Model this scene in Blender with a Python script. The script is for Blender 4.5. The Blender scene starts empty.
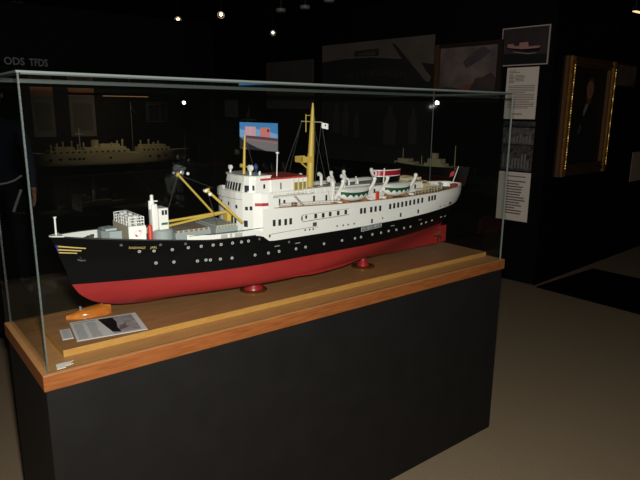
import bpy, bmesh, math, random
from mathutils import Vector as V, Matrix
random.seed(7)
PI = math.pi
C = bpy.context.scene.collection
sc = bpy.context.scene

# ------------------------------------------------------------------ materials
MATS = {}
def mat(name, col, rough=.5, metal=0.0, noise=None, bump=None, spec=.5, coat=0.0, emit=None, es=1.0):
    """principled material; noise=(scale, colour2, amount, stretch) mixes a second colour"""
    if name in MATS: return MATS[name]
    m = bpy.data.materials.new(name); m.use_nodes = True
    nt = m.node_tree; b = nt.nodes['Principled BSDF']
    b.inputs['Base Color'].default_value = (*col, 1)
    b.inputs['Roughness'].default_value = rough
    b.inputs['Metallic'].default_value = metal
    b.inputs['Specular IOR Level'].default_value = spec
    b.inputs['Coat Weight'].default_value = coat
    if emit:
        b.inputs['Emission Color'].default_value = (*emit, 1); b.inputs['Emission Strength'].default_value = es
    if noise or bump:
        tc = nt.nodes.new('ShaderNodeTexCoord'); mp = nt.nodes.new('ShaderNodeMapping')
        nt.links.new(tc.outputs['Object'], mp.inputs['Vector'])
        if noise and len(noise) > 3: mp.inputs['Scale'].default_value = noise[3]
    if noise:
        n = nt.nodes.new('ShaderNodeTexNoise'); n.inputs['Scale'].default_value = noise[0]; n.inputs['Detail'].default_value = 6
        nt.links.new(mp.outputs[0], n.inputs['Vector'])
        r = nt.nodes.new('ShaderNodeMapRange'); r.inputs[1].default_value = .3; r.inputs[2].default_value = .7
        r.inputs[4].default_value = noise[2]
        nt.links.new(n.outputs['Fac'], r.inputs[0])
        x = nt.nodes.new('ShaderNodeMixRGB'); x.inputs[1].default_value = (*col, 1); x.inputs[2].default_value = (*noise[1], 1)
        nt.links.new(r.outputs[0], x.inputs[0]); nt.links.new(x.outputs[0], b.inputs['Base Color'])
    if bump:
        n2 = nt.nodes.new('ShaderNodeTexNoise'); n2.inputs['Scale'].default_value = bump[0]; n2.inputs['Detail'].default_value = 4
        nt.links.new(mp.outputs[0], n2.inputs['Vector'])
        bp = nt.nodes.new('ShaderNodeBump'); bp.inputs['Strength'].default_value = bump[1]; bp.inputs['Distance'].default_value = bump[2]
        nt.links.new(n2.outputs['Fac'], bp.inputs['Height']); nt.links.new(bp.outputs[0], b.inputs['Normal'])
    MATS[name] = m
    return m

def s2l(r, g, b):
    f = lambda c: (c/255/12.92 if c/255 <= .04045 else ((c/255+.055)/1.055)**2.4)
    return (f(r), f(g), f(b))

def glass_mat():
    m = bpy.data.materials.new('clear_glass'); m.use_nodes = True
    nt = m.node_tree; nt.nodes.clear()
    o = nt.nodes.new('ShaderNodeOutputMaterial')
    t = nt.nodes.new('ShaderNodeBsdfTransparent'); t.inputs[0].default_value = (.97, .98, .973, 1)
    g = nt.nodes.new('ShaderNodeBsdfGlossy'); g.inputs['Roughness'].default_value = .02
    d = nt.nodes.new('ShaderNodeBsdfDiffuse'); d.inputs[0].default_value = (.8, .8, .74, 1)
    lw = nt.nodes.new('ShaderNodeLayerWeight'); lw.inputs[0].default_value = .5
    pw = nt.nodes.new('ShaderNodeMath'); pw.operation = 'POWER'; pw.inputs[1].default_value = 5
    ml = nt.nodes.new('ShaderNodeMath'); ml.operation = 'MULTIPLY_ADD'; ml.inputs[1].default_value = .9; ml.inputs[2].default_value = .035
    ge = nt.nodes.new('ShaderNodeNewGeometry'); iv = nt.nodes.new('ShaderNodeMath'); iv.operation = 'SUBTRACT'; iv.inputs[0].default_value = 1
    fr = nt.nodes.new('ShaderNodeMath'); fr.operation = 'MULTIPLY'
    nt.links.new(lw.outputs['Facing'], pw.inputs[0]); nt.links.new(pw.outputs[0], ml.inputs[0])
    nt.links.new(ge.outputs['Backfacing'], iv.inputs[1]); nt.links.new(ml.outputs[0], fr.inputs[0]); nt.links.new(iv.outputs[0], fr.inputs[1])
    m1 = nt.nodes.new('ShaderNodeMixShader'); m2 = nt.nodes.new('ShaderNodeMixShader')
    tc = nt.nodes.new('ShaderNodeTexCoord'); n = nt.nodes.new('ShaderNodeTexNoise'); n.inputs['Scale'].default_value = 3.0
    nt.links.new(tc.outputs['Object'], n.inputs['Vector'])
    r = nt.nodes.new('ShaderNodeMapRange'); r.inputs[1].default_value = .3; r.inputs[2].default_value = .7
    r.inputs[3].default_value = .0003; r.inputs[4].default_value = .0006       # a film of dust on the panes
    nt.links.new(n.outputs['Fac'], r.inputs[0])
    nt.links.new(r.outputs[0], m1.inputs[0]); nt.links.new(t.outputs[0], m1.inputs[1]); nt.links.new(d.outputs[0], m1.inputs[2])
    nt.links.new(fr.outputs[0], m2.inputs[0]); nt.links.new(m1.outputs[0], m2.inputs[1]); nt.links.new(g.outputs[0], m2.inputs[2])
    nt.links.new(m2.outputs[0], o.inputs[0])
    MATS['glass'] = m
    return m
GLASS = glass_mat()

BLACKP = mat('black_paint', (.0082, .0075, .0070), .6, noise=(9, (.0108, .0099, .0092), 1), spec=.25, bump=(180, .15, .002))
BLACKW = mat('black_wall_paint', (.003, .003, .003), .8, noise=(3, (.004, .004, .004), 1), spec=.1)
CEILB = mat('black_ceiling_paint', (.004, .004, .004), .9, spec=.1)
CARPET = mat('brown_carpet', s2l(164, 144, 116), .95, noise=(260, s2l(136, 118, 92), 1), bump=(420, .5, .004), spec=.1)
MATB = mat('black_mat', (.004, .004, .004), .95, bump=(300, .4, .003), spec=.05)
WOOD = mat('oak_slab_wood', s2l(158, 94, 46), .4, noise=(14, s2l(122, 66, 32), .8, (1.2, 9, 14)), bump=(60, .05, .001), coat=.2)
EDGEW = mat('pale_board_edge', s2l(188, 144, 76), .45, noise=(30, s2l(176, 122, 50), .7, (1, 1, 6)))
BOARDW = mat('brown_board_veneer', s2l(168, 122, 78), .4, noise=(10, s2l(140, 98, 60), .8, (1, 12, 3)), spec=.3)
SLABT = mat('tan_slab_veneer', s2l(190, 140, 86), .4, noise=(10, s2l(166, 118, 70), .8, (1, 12, 3)), spec=.3)
GEDGE = mat('polished_glass_edge', s2l(112, 120, 116), .3, spec=.4)
WHITE = mat('white_enamel', s2l(238, 236, 230), .4)
WHITE2 = mat('white_canvas', s2l(232, 230, 222), .7)
BLACK = mat('black_hull_paint', (.003, .003, .0032), .5, spec=.12)
RED = mat('red_antifouling', s2l(160, 44, 42), .5, noise=(20, s2l(150, 38, 38), .6), spec=.3)
GREY = mat('deck_grey', s2l(150, 158, 156), .6)
DGREEN = mat('deck_fitting_green', s2l(54, 70, 62), .6)
BROWN = mat('hatch_tarpaulin', s2l(134, 106, 88), .8, noise=(26, s2l(140, 140, 134), 1))
TEAK = mat('teak_deck', s2l(168, 122, 82), .6, noise=(40, s2l(146, 102, 66), .8, (1, 12, 1)))
TAN = mat('tan_canvas', s2l(178, 168, 148), .8)
YEL = mat('mast_yellow', s2l(204, 174, 78), .5)
GOLD = mat('gold_leaf', s2l(206, 164, 70), .35, .6)
GOLDL = mat('gold_letter', s2l(210, 184, 112), .4)
BLUE = mat('crest_blue', s2l(52, 52, 130), .5)
DARKW = mat('window_glass_dark', (.030, .030, .030), .25)
DKGREEN = mat('boat_cover_green', s2l(24, 74, 50), .6)
FRED = mat('funnel_red', s2l(176, 24, 44), .4)
ORANGE = mat('orange_red_locker', s2l(206, 66, 46), .5)
DECKRED = mat('roof_red', s2l(186, 62, 52), .6)
BEIGE = mat('beige_rail', s2l(204, 188, 150), .6)
SILVER = mat('silver_metal', s2l(176, 176, 178), .35, .7)
BRASS = mat('brass', s2l(190, 140, 80), .25, .9)
BRONZE = mat('bronze', s2l(120, 96, 70), .35, .8)
WIRE = mat('rigging_black', (.02, .02, .02), .7)
RUBR = mat('red_flag_cloth', s2l(190, 60, 60), .8)
PAPER = mat('paper', s2l(246, 230, 214), .8, spec=.2)
PAPERW = mat('card_paper', s2l(206, 206, 204), .8, spec=.2)
INK = mat('ink_grey', s2l(120, 110, 104), .9)
INKD = mat('ink_dark', (.02, .02, .02), .9)

# ------------------------------------------------------------------ mesh builder
class MB:
    def __init__(s): s.bm = bmesh.new(); s.mi = 0
    def _f(s, vs):
        try:
            f = s.bm.faces.new(vs); f.material_index = s.mi; return f
        except ValueError: return None
    def box(s, x0, x1, y0, y1, z0, z1, bev=0):
        v = [s.bm.verts.new((x, y, z)) for x in (x0, x1) for y in (y0, y1) for z in (z0, z1)]
        fs = [s._f([v[i] for i in q]) for q in ((0,1,3,2),(4,6,7,5),(0,4,5,1),(2,3,7,6),(0,2,6,4),(1,5,7,3))]
        if bev:
            es = list({e for f in fs for e in f.edges})
            r = bmesh.ops.bevel(s.bm, geom=es, offset=bev, segments=2, affect='EDGES', profile=.5)
            for f in r['faces']: f.material_index = s.mi
        return s
    def obox(s, F, a0, a1, b0, b1, c0, c1):
        """box in a frame F(a,b,c) -> world"""
        v = [s.bm.verts.new(F(a, b, c)) for a in (a0, a1) for b in (b0, b1) for c in (c0, c1)]
        for q in ((0,1,3,2),(4,6,7,5),(0,4,5,1),(2,3,7,6),(0,2,6,4),(1,5,7,3)): s._f([v[i] for i in q])
        return s
    def prism(s, pts, z0, z1, top=None):
        top = top or pts
        a = [s.bm.verts.new((x, y, z0)) for x, y in pts]; b = [s.bm.verts.new((x, y, z1)) for x, y in top]
        n = len(a); s._f(a[::-1]); s._f(b)
        for i in range(n): s._f([a[i], a[(i+1) % n], b[(i+1) % n], b[i]])
        return s
    def poly(s, P): s._f([s.bm.verts.new(p) for p in P]); return s
    def grid(s, rows, close=False):
        vs = [[s.bm.verts.new(p) for p in r] for r in rows]
        for i in range(len(vs)-1):
            n = len(vs[i])
            for j in range(n if close else n-1):
                s._f([vs[i][j], vs[i][(j+1) % n], vs[i+1][(j+1) % n], vs[i+1][j]])
        return vs
    def tube(s, P, r, n=8, r1=None, cap=True):
        P = [V(p) for p in P]; m = len(P); rows = []
        up = None
        for i, p in enumerate(P):
            t = (P[min(i+1, m-1)] - P[max(i-1, 0)]).normalized()
            if up is None:
                up = V((0, 0, 1)) if abs(t.z) < .9 else V((1, 0, 0))
            a = (up - t*up.dot(t)).normalized(); up = a; b = t.cross(a)
            rr = r if r1 is None else r + (r1-r)*i/(m-1)
            rows.append([p + (a*math.cos(2*PI*k/n) + b*math.sin(2*PI*k/n))*rr for k in range(n)])
        vs = s.grid(rows, True)
        if cap: s._f(vs[0][::-1]); s._f(vs[-1])
        return s
    def lathe(s, c, prof, n=20, axis='z', cap=True):
        c = V(c); rows = []
        for r, h in prof:
            row = []
            for k in range(n):
                a, b = r*math.cos(2*PI*k/n), r*math.sin(2*PI*k/n)
                row.append(c + (V((a, b, h)) if axis == 'z' else V((a, h, b)) if axis == 'y' else V((h, a, b))))
            rows.append(row)
        vs = s.grid(rows, True)
        if cap: s._f(vs[0][::-1]); s._f(vs[-1])
        return s
    def ball(s, c, r, sc_=(1, 1, 1), n=10):
        c = V(c)
        return s.lathe_v(c, [(max(.02, math.sin(PI*i/n))*r, -math.cos(PI*i/n)*r) for i in range(n+1)], sc_)
    def lathe_v(s, c, prof, sc_):
        rows = [[c + V((r*math.cos(2*PI*k/14)*sc_[0], r*math.sin(2*PI*k/14)*sc_[1], h*sc_[2])) for k in range(14)] for r, h in prof]
        vs = s.grid(rows, True); s._f(vs[0][::-1]); s._f(vs[-1]); return s
    def ring(s, c, nrm, R, r, n=16, m=6):
        c = V(c); nrm = V(nrm).normalized(); a = nrm.orthogonal().normalized(); b = nrm.cross(a)
        rows = []
        for i in range(n+1):
            d = a*math.cos(2*PI*i/n) + b*math.sin(2*PI*i/n)
            rows.append([c + d*(R + r*math.cos(2*PI*j/m)) + nrm*r*math.sin(2*PI*j/m) for j in range(m)])
        s.grid(rows, True); return s
    def build(s, name, mats, parent=None, smooth=False, origin=None):
        if not isinstance(mats, (list, tuple)): mats = [mats]
        bmesh.ops.remove_doubles(s.bm, verts=s.bm.verts, dist=1e-6)
        bmesh.ops.recalc_face_normals(s.bm, faces=s.bm.faces)
        me = bpy.data.meshes.new(name)
        w = wloc(parent) if parent else V((0, 0, 0))
        if origin is None:
            if parent is None:
                xs = [v.co for v in s.bm.verts]
                origin = V((sum(p.x for p in xs)/len(xs), sum(p.y for p in xs)/len(xs), min(p.z for p in xs)))
            else: origin = w
        origin = V(origin)
        bmesh.ops.translate(s.bm, verts=s.bm.verts, vec=-origin)
        s.bm.to_mesh(me); s.bm.free()
        for m in mats: me.materials.append(m)
        if smooth:
            me.shade_smooth()
            try: me.set_sharp_from_angle(angle=math.radians(38))
            except Exception: pass
        o = bpy.data.objects.new(name, me); C.objects.link(o)
        o.parent = parent; o.location = origin - w
        return o
def wloc(o):
    p = V(o.location)
    while o.parent: o = o.parent; p += V(o.location)
    return p
def tag(o, label=None, cat=None, group=None, kind=None):
    for k, v in (('label', label), ('category', cat), ('group', group), ('kind', kind)):
        if v: o[k] = v
    return o
def thing(name, loc, label, cat, group=None):
    o = bpy.data.objects.new(name, None); C.objects.link(o); o.location = loc; o.empty_display_size = .05
    return tag(o, label, cat, group)
def copy_tree(o, parent=None):
    c = o.copy(); C.objects.link(c)
    if parent: c.parent = parent
    for ch in list(o.children): copy_tree(ch, c)
    return c
def text_mesh(txt, size, F, depth=.0006, squeeze=1.0, width=None, bold=0.0):
    """letters as an MB; F(a,b,c): a along the line, b up, c out"""
    cu = bpy.data.curves.new('t', 'FONT'); cu.body = txt; cu.size = size; cu.extrude = depth/2; cu.resolution_u = 3; cu.offset = bold
    o = bpy.data.objects.new('t', cu); C.objects.link(o)
    dg = bpy.context.evaluated_depsgraph_get(); dg.update()
    me = bpy.data.meshes.new_from_object(o.evaluated_get(dg))
    mb = MB(); xs = [v.co.x for v in me.vertices]; x0 = min(xs)
    k = squeeze if width is None else width/(max(xs)-x0)
    vs = [mb.bm.verts.new(F((v.co.x-x0)*k, v.co.y, v.co.z + depth/2)) for v in me.vertices]
    for p in me.polygons: mb._f([vs[i] for i in p.vertices])
    bpy.data.objects.remove(o); bpy.data.meshes.remove(me); bpy.data.curves.remove(cu)
    return mb

# ------------------------------------------------------------------ camera and flash
CAM = V((-.2964, -1.4968, 1.5288))
def basis(yaw=-.6733, pitch=-.2205, roll=.0091):
    cy, sy, cp, sp = math.cos(yaw), math.sin(yaw), math.cos(pitch), math.sin(pitch)
    f = V((-sy*cp, cy*cp, sp)); r = V((cy, sy, 0)); u = r.cross(f)
    return r*math.cos(roll)+u*math.sin(roll), u*math.cos(roll)-r*math.sin(roll), f
CR, CU, CF = basis()
cam = bpy.data.cameras.new('camera'); co = bpy.data.objects.new('camera', cam); C.objects.link(co)
cam.sensor_width = 36; cam.lens = 577.51*36/640; cam.clip_start = .02; cam.clip_end = 60
mw = Matrix((CR, CU, -CF)).transposed().to_4x4(); mw.translation = CAM; co.matrix_world = mw
sc.camera = co
fl = bpy.data.lights.new('camera_flash', 'AREA'); fl.shape = 'RECTANGLE'; fl.size = .045; fl.size_y = .025
fl.energy = 49; fl.color = (1, .975, .93)
fo = bpy.data.objects.new('camera_flash', fl); C.objects.link(fo)
m2 = mw.copy(); m2.translation = CAM + CU*.055 + CR*.012 + CF*.02; fo.matrix_world = m2
w = bpy.data.worlds.new('dark_room'); sc.world = w; w.use_nodes = True
w.node_tree.nodes['Background'].inputs[0].default_value = (.5, .4, .3, 1); w.node_tree.nodes['Background'].inputs[1].default_value = .002
sc.view_settings.view_transform = 'Standard'; sc.view_settings.look = 'None'; sc.view_settings.gamma = 1
sc.view_settings.use_curve_mapping = False; sc.view_settings.exposure = 0.0

def arealamp(name, p, aim, e, size, col=(1, .74, .5)):
    l = bpy.data.lights.new(name, 'AREA'); l.shape = 'RECTANGLE'; l.size, l.size_y = size; l.energy = e; l.color = col
    o = bpy.data.objects.new(name, l); C.objects.link(o); o.location = p
    o.rotation_euler = (V(aim)-V(p)).to_track_quat('-Z', 'Y').to_euler(); return o
arealamp('showcase_strip_light', (1.84, 4.26, 1.642), (1.8, 4.62, 1.0), .75, (.44, .02), (1, .8, .55))
# ------------------------------------------------------------------ room shell
CZ = 2.62
K = V((4.329, 1.2116, 0)); dA = V((-.10027, .99496, 0)); oA = V((-.99496, -.10027, 0))
dB = V((.99829, .05854, 0)); oB = V((.05854, -.99829, 0))
def FA(u, z, o=0): return K + dA*u + oA*o + V((0, 0, z))      # u grows away from the corner
def FB(u, z, o=0): return K + dB*u + oB*o + V((0, 0, z))
def struct(o): o['kind'] = 'structure'; return o
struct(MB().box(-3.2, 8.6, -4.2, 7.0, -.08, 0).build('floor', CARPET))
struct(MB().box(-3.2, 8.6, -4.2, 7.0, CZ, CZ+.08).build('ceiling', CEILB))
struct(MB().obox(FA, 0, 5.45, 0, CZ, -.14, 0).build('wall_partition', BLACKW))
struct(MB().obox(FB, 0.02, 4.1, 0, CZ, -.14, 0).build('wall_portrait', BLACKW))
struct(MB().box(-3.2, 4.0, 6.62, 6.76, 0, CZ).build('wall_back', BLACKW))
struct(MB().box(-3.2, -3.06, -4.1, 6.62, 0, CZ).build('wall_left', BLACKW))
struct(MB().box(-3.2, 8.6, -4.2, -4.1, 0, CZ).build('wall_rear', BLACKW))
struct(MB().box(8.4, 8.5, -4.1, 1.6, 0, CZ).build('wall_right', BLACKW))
struct(MB().obox(FA, 0, 5.4, 0, .012, 0, .006).build('baseboard_partition', mat('dark_grey_skirting', s2l(70, 66, 62), .6)))
tag(MB().box(4.31, 5.33, -.9, 1.17, 0, .012, .004).build('floor_mat', MATB), 'black rectangular mat on the carpet in front of the portrait wall', 'mat')

# ------------------------------------------------------------------ display case with the ship
ZT0 = .8618
dc = thing('display_case', (1.0, .242, 0), 'black pedestal display case with orange wood slab and clear glass box over the ship model', 'display case')
MB().box(.006, 1.992, .008, .476, 0, ZT0-.0446, .002).build('pedestal', BLACKP, dc)
sl = MB(); sl.box(0, 2.0, 0, .484, ZT0-.0446, ZT0, .0025)
for f in sl.bm.faces:
    f.normal_update(); f.material_index = 1 if f.normal.z > .9 else 0
sl.build('wooden_slab', [WOOD, SLABT], dc)
g0, g1, GH, T = .014, .4698, ZT0+.7514, .0052
def pane(x0, x1, y0, y1, z0, z1):
    mb = MB(); mb.box(x0, x1, y0, y1, z0, z1)
    d = sorted([(x1-x0, 0), (y1-y0, 1), (z1-z0, 2)])[0][1]
    for f in mb.bm.faces:
        f.normal_update(); f.material_index = 0 if abs(f.normal[d]) > .9 or (d != 2 and f.normal.z < -.9) else 1
    return mb.build('glass_pane', [GLASS, GEDGE], dc)
pane(g0, 1.986, g0, g0+T, ZT0, GH-T)
pane(g0, 1.986, g1-T, g1, ZT0, GH-T)
pane(g0, g0+T, g0+T, g1-T, ZT0, GH-T)
pane(1.986-T, 1.986, g0+T, g1-T, ZT0, GH-T)
pane(g0-.002, 1.988, g0-.002, g1+.002, GH-T, GH)
mb = MB()                                               # silicone seams along the upper edges
mb.box(g0+T, 1.986-T, g0+T, g0+T+.003, GH-T-.003, GH-T); mb.box(g0+T, 1.986-T, g1-T-.006, g1-T, GH-T-.006, GH-T)
mb.box(g0+T, g0+T+.004, g0+T, g1-T, GH-T-.004, GH-T); mb.box(1.986-T-.004, 1.986-T, g0+T, g1-T, GH-T-.004, GH-T)
mb.build('glue_seam', mat('seam_grey', s2l(70, 76, 72), .5), dc)

ZB = ZT0+.0205
bb = MB(); bb.box(.0755, 1.978, .0905, .3975, ZT0, ZB, .0012)
for f in bb.bm.faces:
    f.normal_update(); f.material_index = 0 if f.normal.z > .9 else 1
tag(bb.build('base_board', [BOARDW, EDGEW]), 'brown veneered board with pale yellow edge lying under the model inside the glass', 'board')

# white torn tag on the slab
P0 = V((.068, .045, ZT0))
mb = MB(); mb.prism([(.040, .0215), (.062, .0225), (.066, .031), (.085, .036), (.077, .042), (.092, .057), (.080, .052), (.070, .055), (.046, .055)], ZT0, ZT0+.0012)
tag(mb.build('paper_tag', WHITE2), 'small torn white paper tag on the slab by the front corner of the glass', 'tag')

# information cards on the board
def card(name, c, ax, wd, dp, label, body):
    ca, sa = math.cos(ax), math.sin(ax)
    F = lambda a, b, z=0: V((c[0]+a*ca-b*sa, c[1]+a*sa+b*ca, c[2]+z))
    t = thing(name, c, label, 'card')
    MB().obox(F, 0, wd, 0, dp, 0, .0016).build('card_sheet', PAPERW, t)
    body(F, t)
    return t
def cbody(F, t):
    mb = MB()
    for col in range(2):
        for r in range(17):
            a0 = .008+col*.036
            mb.obox(F, a0, a0+.030*(.75+.25*random.random()), .010+r*.0078, .0136+r*.0078, .0016, .0019)
    mb.obox(F, .008, .074, .150, .155, .0016, .0019)
    mb.build('printed_text', mat('card_text', s2l(128, 128, 126), .9), t)
    mb = MB(); mb.poly([F(a, b, .0021) for a, b in ((.080, .152), (.123, .150), (.128, .105), (.122, .060), (.126, .014), (.103, .026), (.094, .07))])
    mb.build('photo_of_ship', mat('photo_black', (.006, .006, .008), .6, spec=.1), t)
    mb = MB(); mb.poly([F(a, b, .0018) for a, b in ((.104, .010), (.183, .010), (.183, .155), (.082, .155))])
    mb.build('photo_background', mat('photo_grey', s2l(168, 168, 168), .5, noise=(50, s2l(136, 130, 130), 1), spec=.2), t)
    mb = MB(); mb.poly([F(a, b, .0023) for a, b in ((.124, .03), (.156, .044), (.148, .06), (.152, .086), (.138, .07), (.128, .06))])
    mb.build('photo_foreground', mat('photo_mid', s2l(112, 98, 98), .5), t)
CA = -.15
card('information_card', (.124, .1325, ZB), CA, .198, .165, 'white printed card with black ship photo on the board near the bow', cbody)
def cbody2(F, t):
    mb = MB()
    for r in range(8): mb.obox(F, .004, .025, .008+r*.009, .0120+r*.009, .0016, .0019)
    mb.build('printed_text', mat('card_text', s2l(128, 128, 126), .9), t)
card('information_slip', (.0950, .168, ZB), CA, .029, .083, 'small printed slip beside the larger information card, at its bow side', cbody2)

# ------------------------------------------------------------------ hull shape of the big model
YC = .242
def lt(t, x):
    if x <= t[0][0]: return t[0][1]
    for (a, b), (c, d) in zip(t, t[1:]):
        if x <= c: return b+(d-b)*(x-a)/(c-a)
    return t[-1][1]
XB = [(.921,.38),(.926,.325),(.932,.285),(.940,.252),(.950,.222),(.962,.199),(.985,.172),(1.015,.1535),(1.06,.140),(1.12,.121),(1.172,.104),(1.21,.095)]
XE = [(.921,1.80),(.98,1.802),(1.0,1.812),(1.03,1.84),(1.06,1.868),(1.10,1.889),(1.15,1.903),(1.21,1.909)]
HM = [(.921,.015),(.926,.050),(.932,.086),(.938,.108),(.946,.122),(.958,.132),(.98,.138),(1.0,.139),(1.21,.139)]
LE = [(.921,.55),(1.02,.60),(1.17,.52)]
NE = [(.921,1.5),(1.02,1.7),(1.10,2.0),(1.17,3.2)]
LR = [(.921,1.0),(.96,.84),(1.02,.66),(1.06,.50),(1.10,.40),(1.17,.31)]
NR = [(.921,1.5),(1.02,1.7),(1.06,1.9),(1.17,2.0)]
PR = [(.921,2.4),(.96,1.7),(.99,1.25),(1.02,1.0),(1.06,.78),(1.10,.62),(1.17,.5)]
ZS = [(.104,1.172),(.265,1.158),(.40,1.143),(.54,1.127),(.715,1.1215),(.735,1.115),(.755,1.097),(.78,1.0945),(1.12,1.095),(1.43,1.102),(1.78,1.125),(1.92,1.135)]
ZTOP = [(.735,1.2075),(.775,1.2075),(1.07,1.195),(1.4,1.190),(1.65,1.196),(1.92,1.204)]
def hb(x, z):
    b0, e0 = lt(XB, z), lt(XE, z)
    if x <= b0 or x >= e0: return 0.0
    a = min(1, (x-b0)/lt(LE, z)); b = min(1, (e0-x)/lt(LR, z))
    return lt(HM, z)*(1-(1-a)**lt(NE, z))*(1-(1-b)**lt(NR, z))**lt(PR, z)
def HP(x, z, off=0.0):
    """point on the near side of the hull, off metres outside the plating"""
    n = HN(x, z); return V((x, YC-hb(x, z), z)) + n*off
def HN(x, z):
    e = .004
    dx = (hb(x+e, z)-hb(x-e, z))/(2*e); dz = (hb(x, z+e)-hb(x, z-e))/(2*e)
    return V((-dx, -1, -dz)).normalized()
WL = 1.019
def clus(n): return [.5-.5*math.cos(PI*i/n) for i in range(n+1)]
def hull_rows(zfun, xs_at, sgn=1): pass

ship = thing('ship_model', (1.0, YC, ZB), 'large black and red hulled passenger ship model with white superstructure inside the glass case', 'ship model')
def loft_side(levels, mats_for, mb, n=90):
    """levels: list of functions s->z (s in 0..1 along the ship) ; both sides"""
    ss = clus(n)
    for sg in (1, -1):
        rows = []
        for lv in levels:
            row = []
            for s in ss:
                x = .3; z = lv(.5)
                xg = .104+s*1.8
                for _ in range(4):
                    z = lv(xg); b0, e0 = lt(XB, z), lt(XE, z); xg = b0+s*(e0-b0)
                h = 0 if s in (0, 1) else hb(xg, z)
                row.append(V((xg, YC-sg*h, z)))
            rows.append(row)
        for i in range(len(rows)-1):
            mb.mi = mats_for[i]
            mb.grid(rows[i:i+2])
    return rows
mb = MB()
low = [.921, .923, .926, .929, .932, .935, .938, .942, .946, .952, .958, .968, .98, .99, 1.005, WL]
lv = [(lambda z: (lambda x: z))(z) for z in low]
NUP = 10
for k in range(1, NUP+1): lv.append((lambda f: (lambda x: WL+(lt(ZS, x)-WL)*f))(k/NUP))
loft_side(lv, [1]*(len(low)-1)+[0]*NUP, mb)
# flat bottom
ss = clus(60); a = []; b = []
for s in ss:
    x = .38+s*(1.80-.38); h = hb(x, .921) if 0 < s < 1 else 0
    a.append(V((x, YC-h, .921))); b.append(V((x, YC+h, .921)))
mb.mi = 1; mb.grid([a, b])
hull = mb.build('hull', [BLACK, RED], ship, True)

# white lining inside the bow bulwark and foredeck
def strip(x0, x1, zf0, zf1, off, n=40, sides=(1, -1)):
    m_ = MB()
    for sg in sides:
        r0 = []; r1 = []
        for i in range(n+1):
            x = x0+(x1-x0)*i/n
            for zf, r in ((zf0, r0), (zf1, r1)):
                z = zf(x); r.append(V((x, YC-sg*max(0, hb(x, z)-off), z)))
        m_.grid([r0, r1])
    return m_
sheer = lambda x: lt(ZS, x)
deckz = lambda x: lt([(.10, 1.150), (.265, 1.135), (.40, 1.122), (.54, 1.110), (.75, 1.103)], x)
strip(.112, .735, deckz, lambda x: sheer(x)-.0005, .003).build('bulwark_lining', WHITE, ship)
mb = MB(); r0 = []; r1 = []
for i in range(51):
    x = .118+(.76-.118)*i/50; z = deckz(x); h = max(.001, hb(x, z)-.003)
    r0.append(V((x, YC-h, z))); r1.append(V((x, YC+h, z)))
mb.grid([r0, r1]); mb.build('foredeck', GREY, ship)
mb = MB()
for sg in (1, -1):
    P = [V((x, YC-sg*hb(x, sheer(x)-.001), sheer(x))) for x in [.106+.03*i for i in range(21)]]
    mb.tube(P, .0022, 6)
mb.build('bulwark_cap', mat('cap_dark', (.02, .02, .02), .5), ship)

# white upper hull flush with the sides
mb = MB(); N = 80
for sg in (1, -1):
    rows = []
    for k in range(7):
        r = []
        for i in range(N+1):
            s = i/N; x = .735+(1.909-.735)*(1-(1-s)**1.6)
            z = sheer(x)+(lt(ZTOP, x)-sheer(x))*k/6
            xe = lt(XE, z); xx = min(x, xe)
            h = hb(xx, z) if xx < xe-1e-4 and i < N else 0
            r.append(V((xx if i < N else xe, YC-sg*(h+.0006), z)))
        rows.append(r)
    mb.grid(rows)
upper = mb.build('upper_hull', WHITE, ship, True)
# boat deck and sunken after deck
mb = MB(); r0 = []; r1 = []
for i in range(41):
    x = .74+(1.64-.74)*i/40; z = lt(ZTOP, x)-.001; h = max(.001, hb(x, z)-.001)
    r0.append(V((x, YC-h, z))); r1.append(V((x, YC+h, z)))
mb.grid([r0, r1]); mb.build('boat_deck', TEAK, ship)
mb = MB(); r0 = []; r1 = []
for i in range(31):
    x = 1.64+(1.904-1.64)*i/30; z = 1.181; h = max(.001, hb(x, z)-.002)
    r0.append(V((x, YC-h, z))); r1.append(V((x, YC+h, z)))
mb.grid([r0, r1]); mb.build('after_deck', TEAK, ship)
strip(1.64, 1.905, lambda x: 1.181, lambda x: lt(ZTOP, x)-.0005, .003).build('stern_bulwark_lining', WHITE, ship)
mb = MB(); P = []
for sg in (1, -1):
    mb.tube([V((x, YC-sg*hb(x, lt(ZTOP, x)-.001), lt(ZTOP, x)+.001)) for x in [1.63+.0137*i for i in range(21)]], .0018, 6)
mb.build('stern_cap_rail', BEIGE, ship)
mb = MB()
for sg in (1, -1):
    mb.tube([V((x, YC-sg*(hb(x, lt(ZTOP, x)-.001)+.0005), lt(ZTOP, x)-.0005)) for x in [.78+.0215*i for i in range(41)]], .0014, 6)
mb.build('deck_edge', mat('deck_edge_tan', s2l(170, 140, 112), .6), ship)

# decals on the plating ------------------------------------------------
def plate(pts, m, name, off=.0008, parent=hull):
    q = MB(); q.poly([HP(x, z, off) for x, z in pts]); return q.build(name, m, parent)
def band(x0, z0, x1, z1, w0, w1, m, name):
    q = MB(); r0 = []; r1 = []
    for i in range(13):
        f = i/12; x = x0+(x1-x0)*f; z = z0+(z1-z0)*f; wd = w0+(w1-w0)*f
        r0.append(HP(x, z-wd/2, .0009)); r1.append(HP(x, z+wd/2, .0009))
    q.grid([r0, r1]); return q.build(name, m, hull)
band(.1205, 1.1412, .1885, 1.1330, .0045, .0035, GOLDL, 'bow_stripe')
band(.1215, 1.1306, .178, 1.1255, .0045, .0035, GOLDL, 'bow_stripe')
band(.1240, 1.1216, .168, 1.1180, .0040, .003, GOLDL, 'bow_stripe')
q = MB(); q.grid([[HP(x, 1.1445, .0009) for x in (.116, .119, .122)], [HP(x, 1.132, .0009) for x in (.119, .121, .123)], [HP(x, 1.1195, .0009) for x in (.1225, .1235, .1245)]])
q.build('bow_crest', BLUE, hull)
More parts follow.
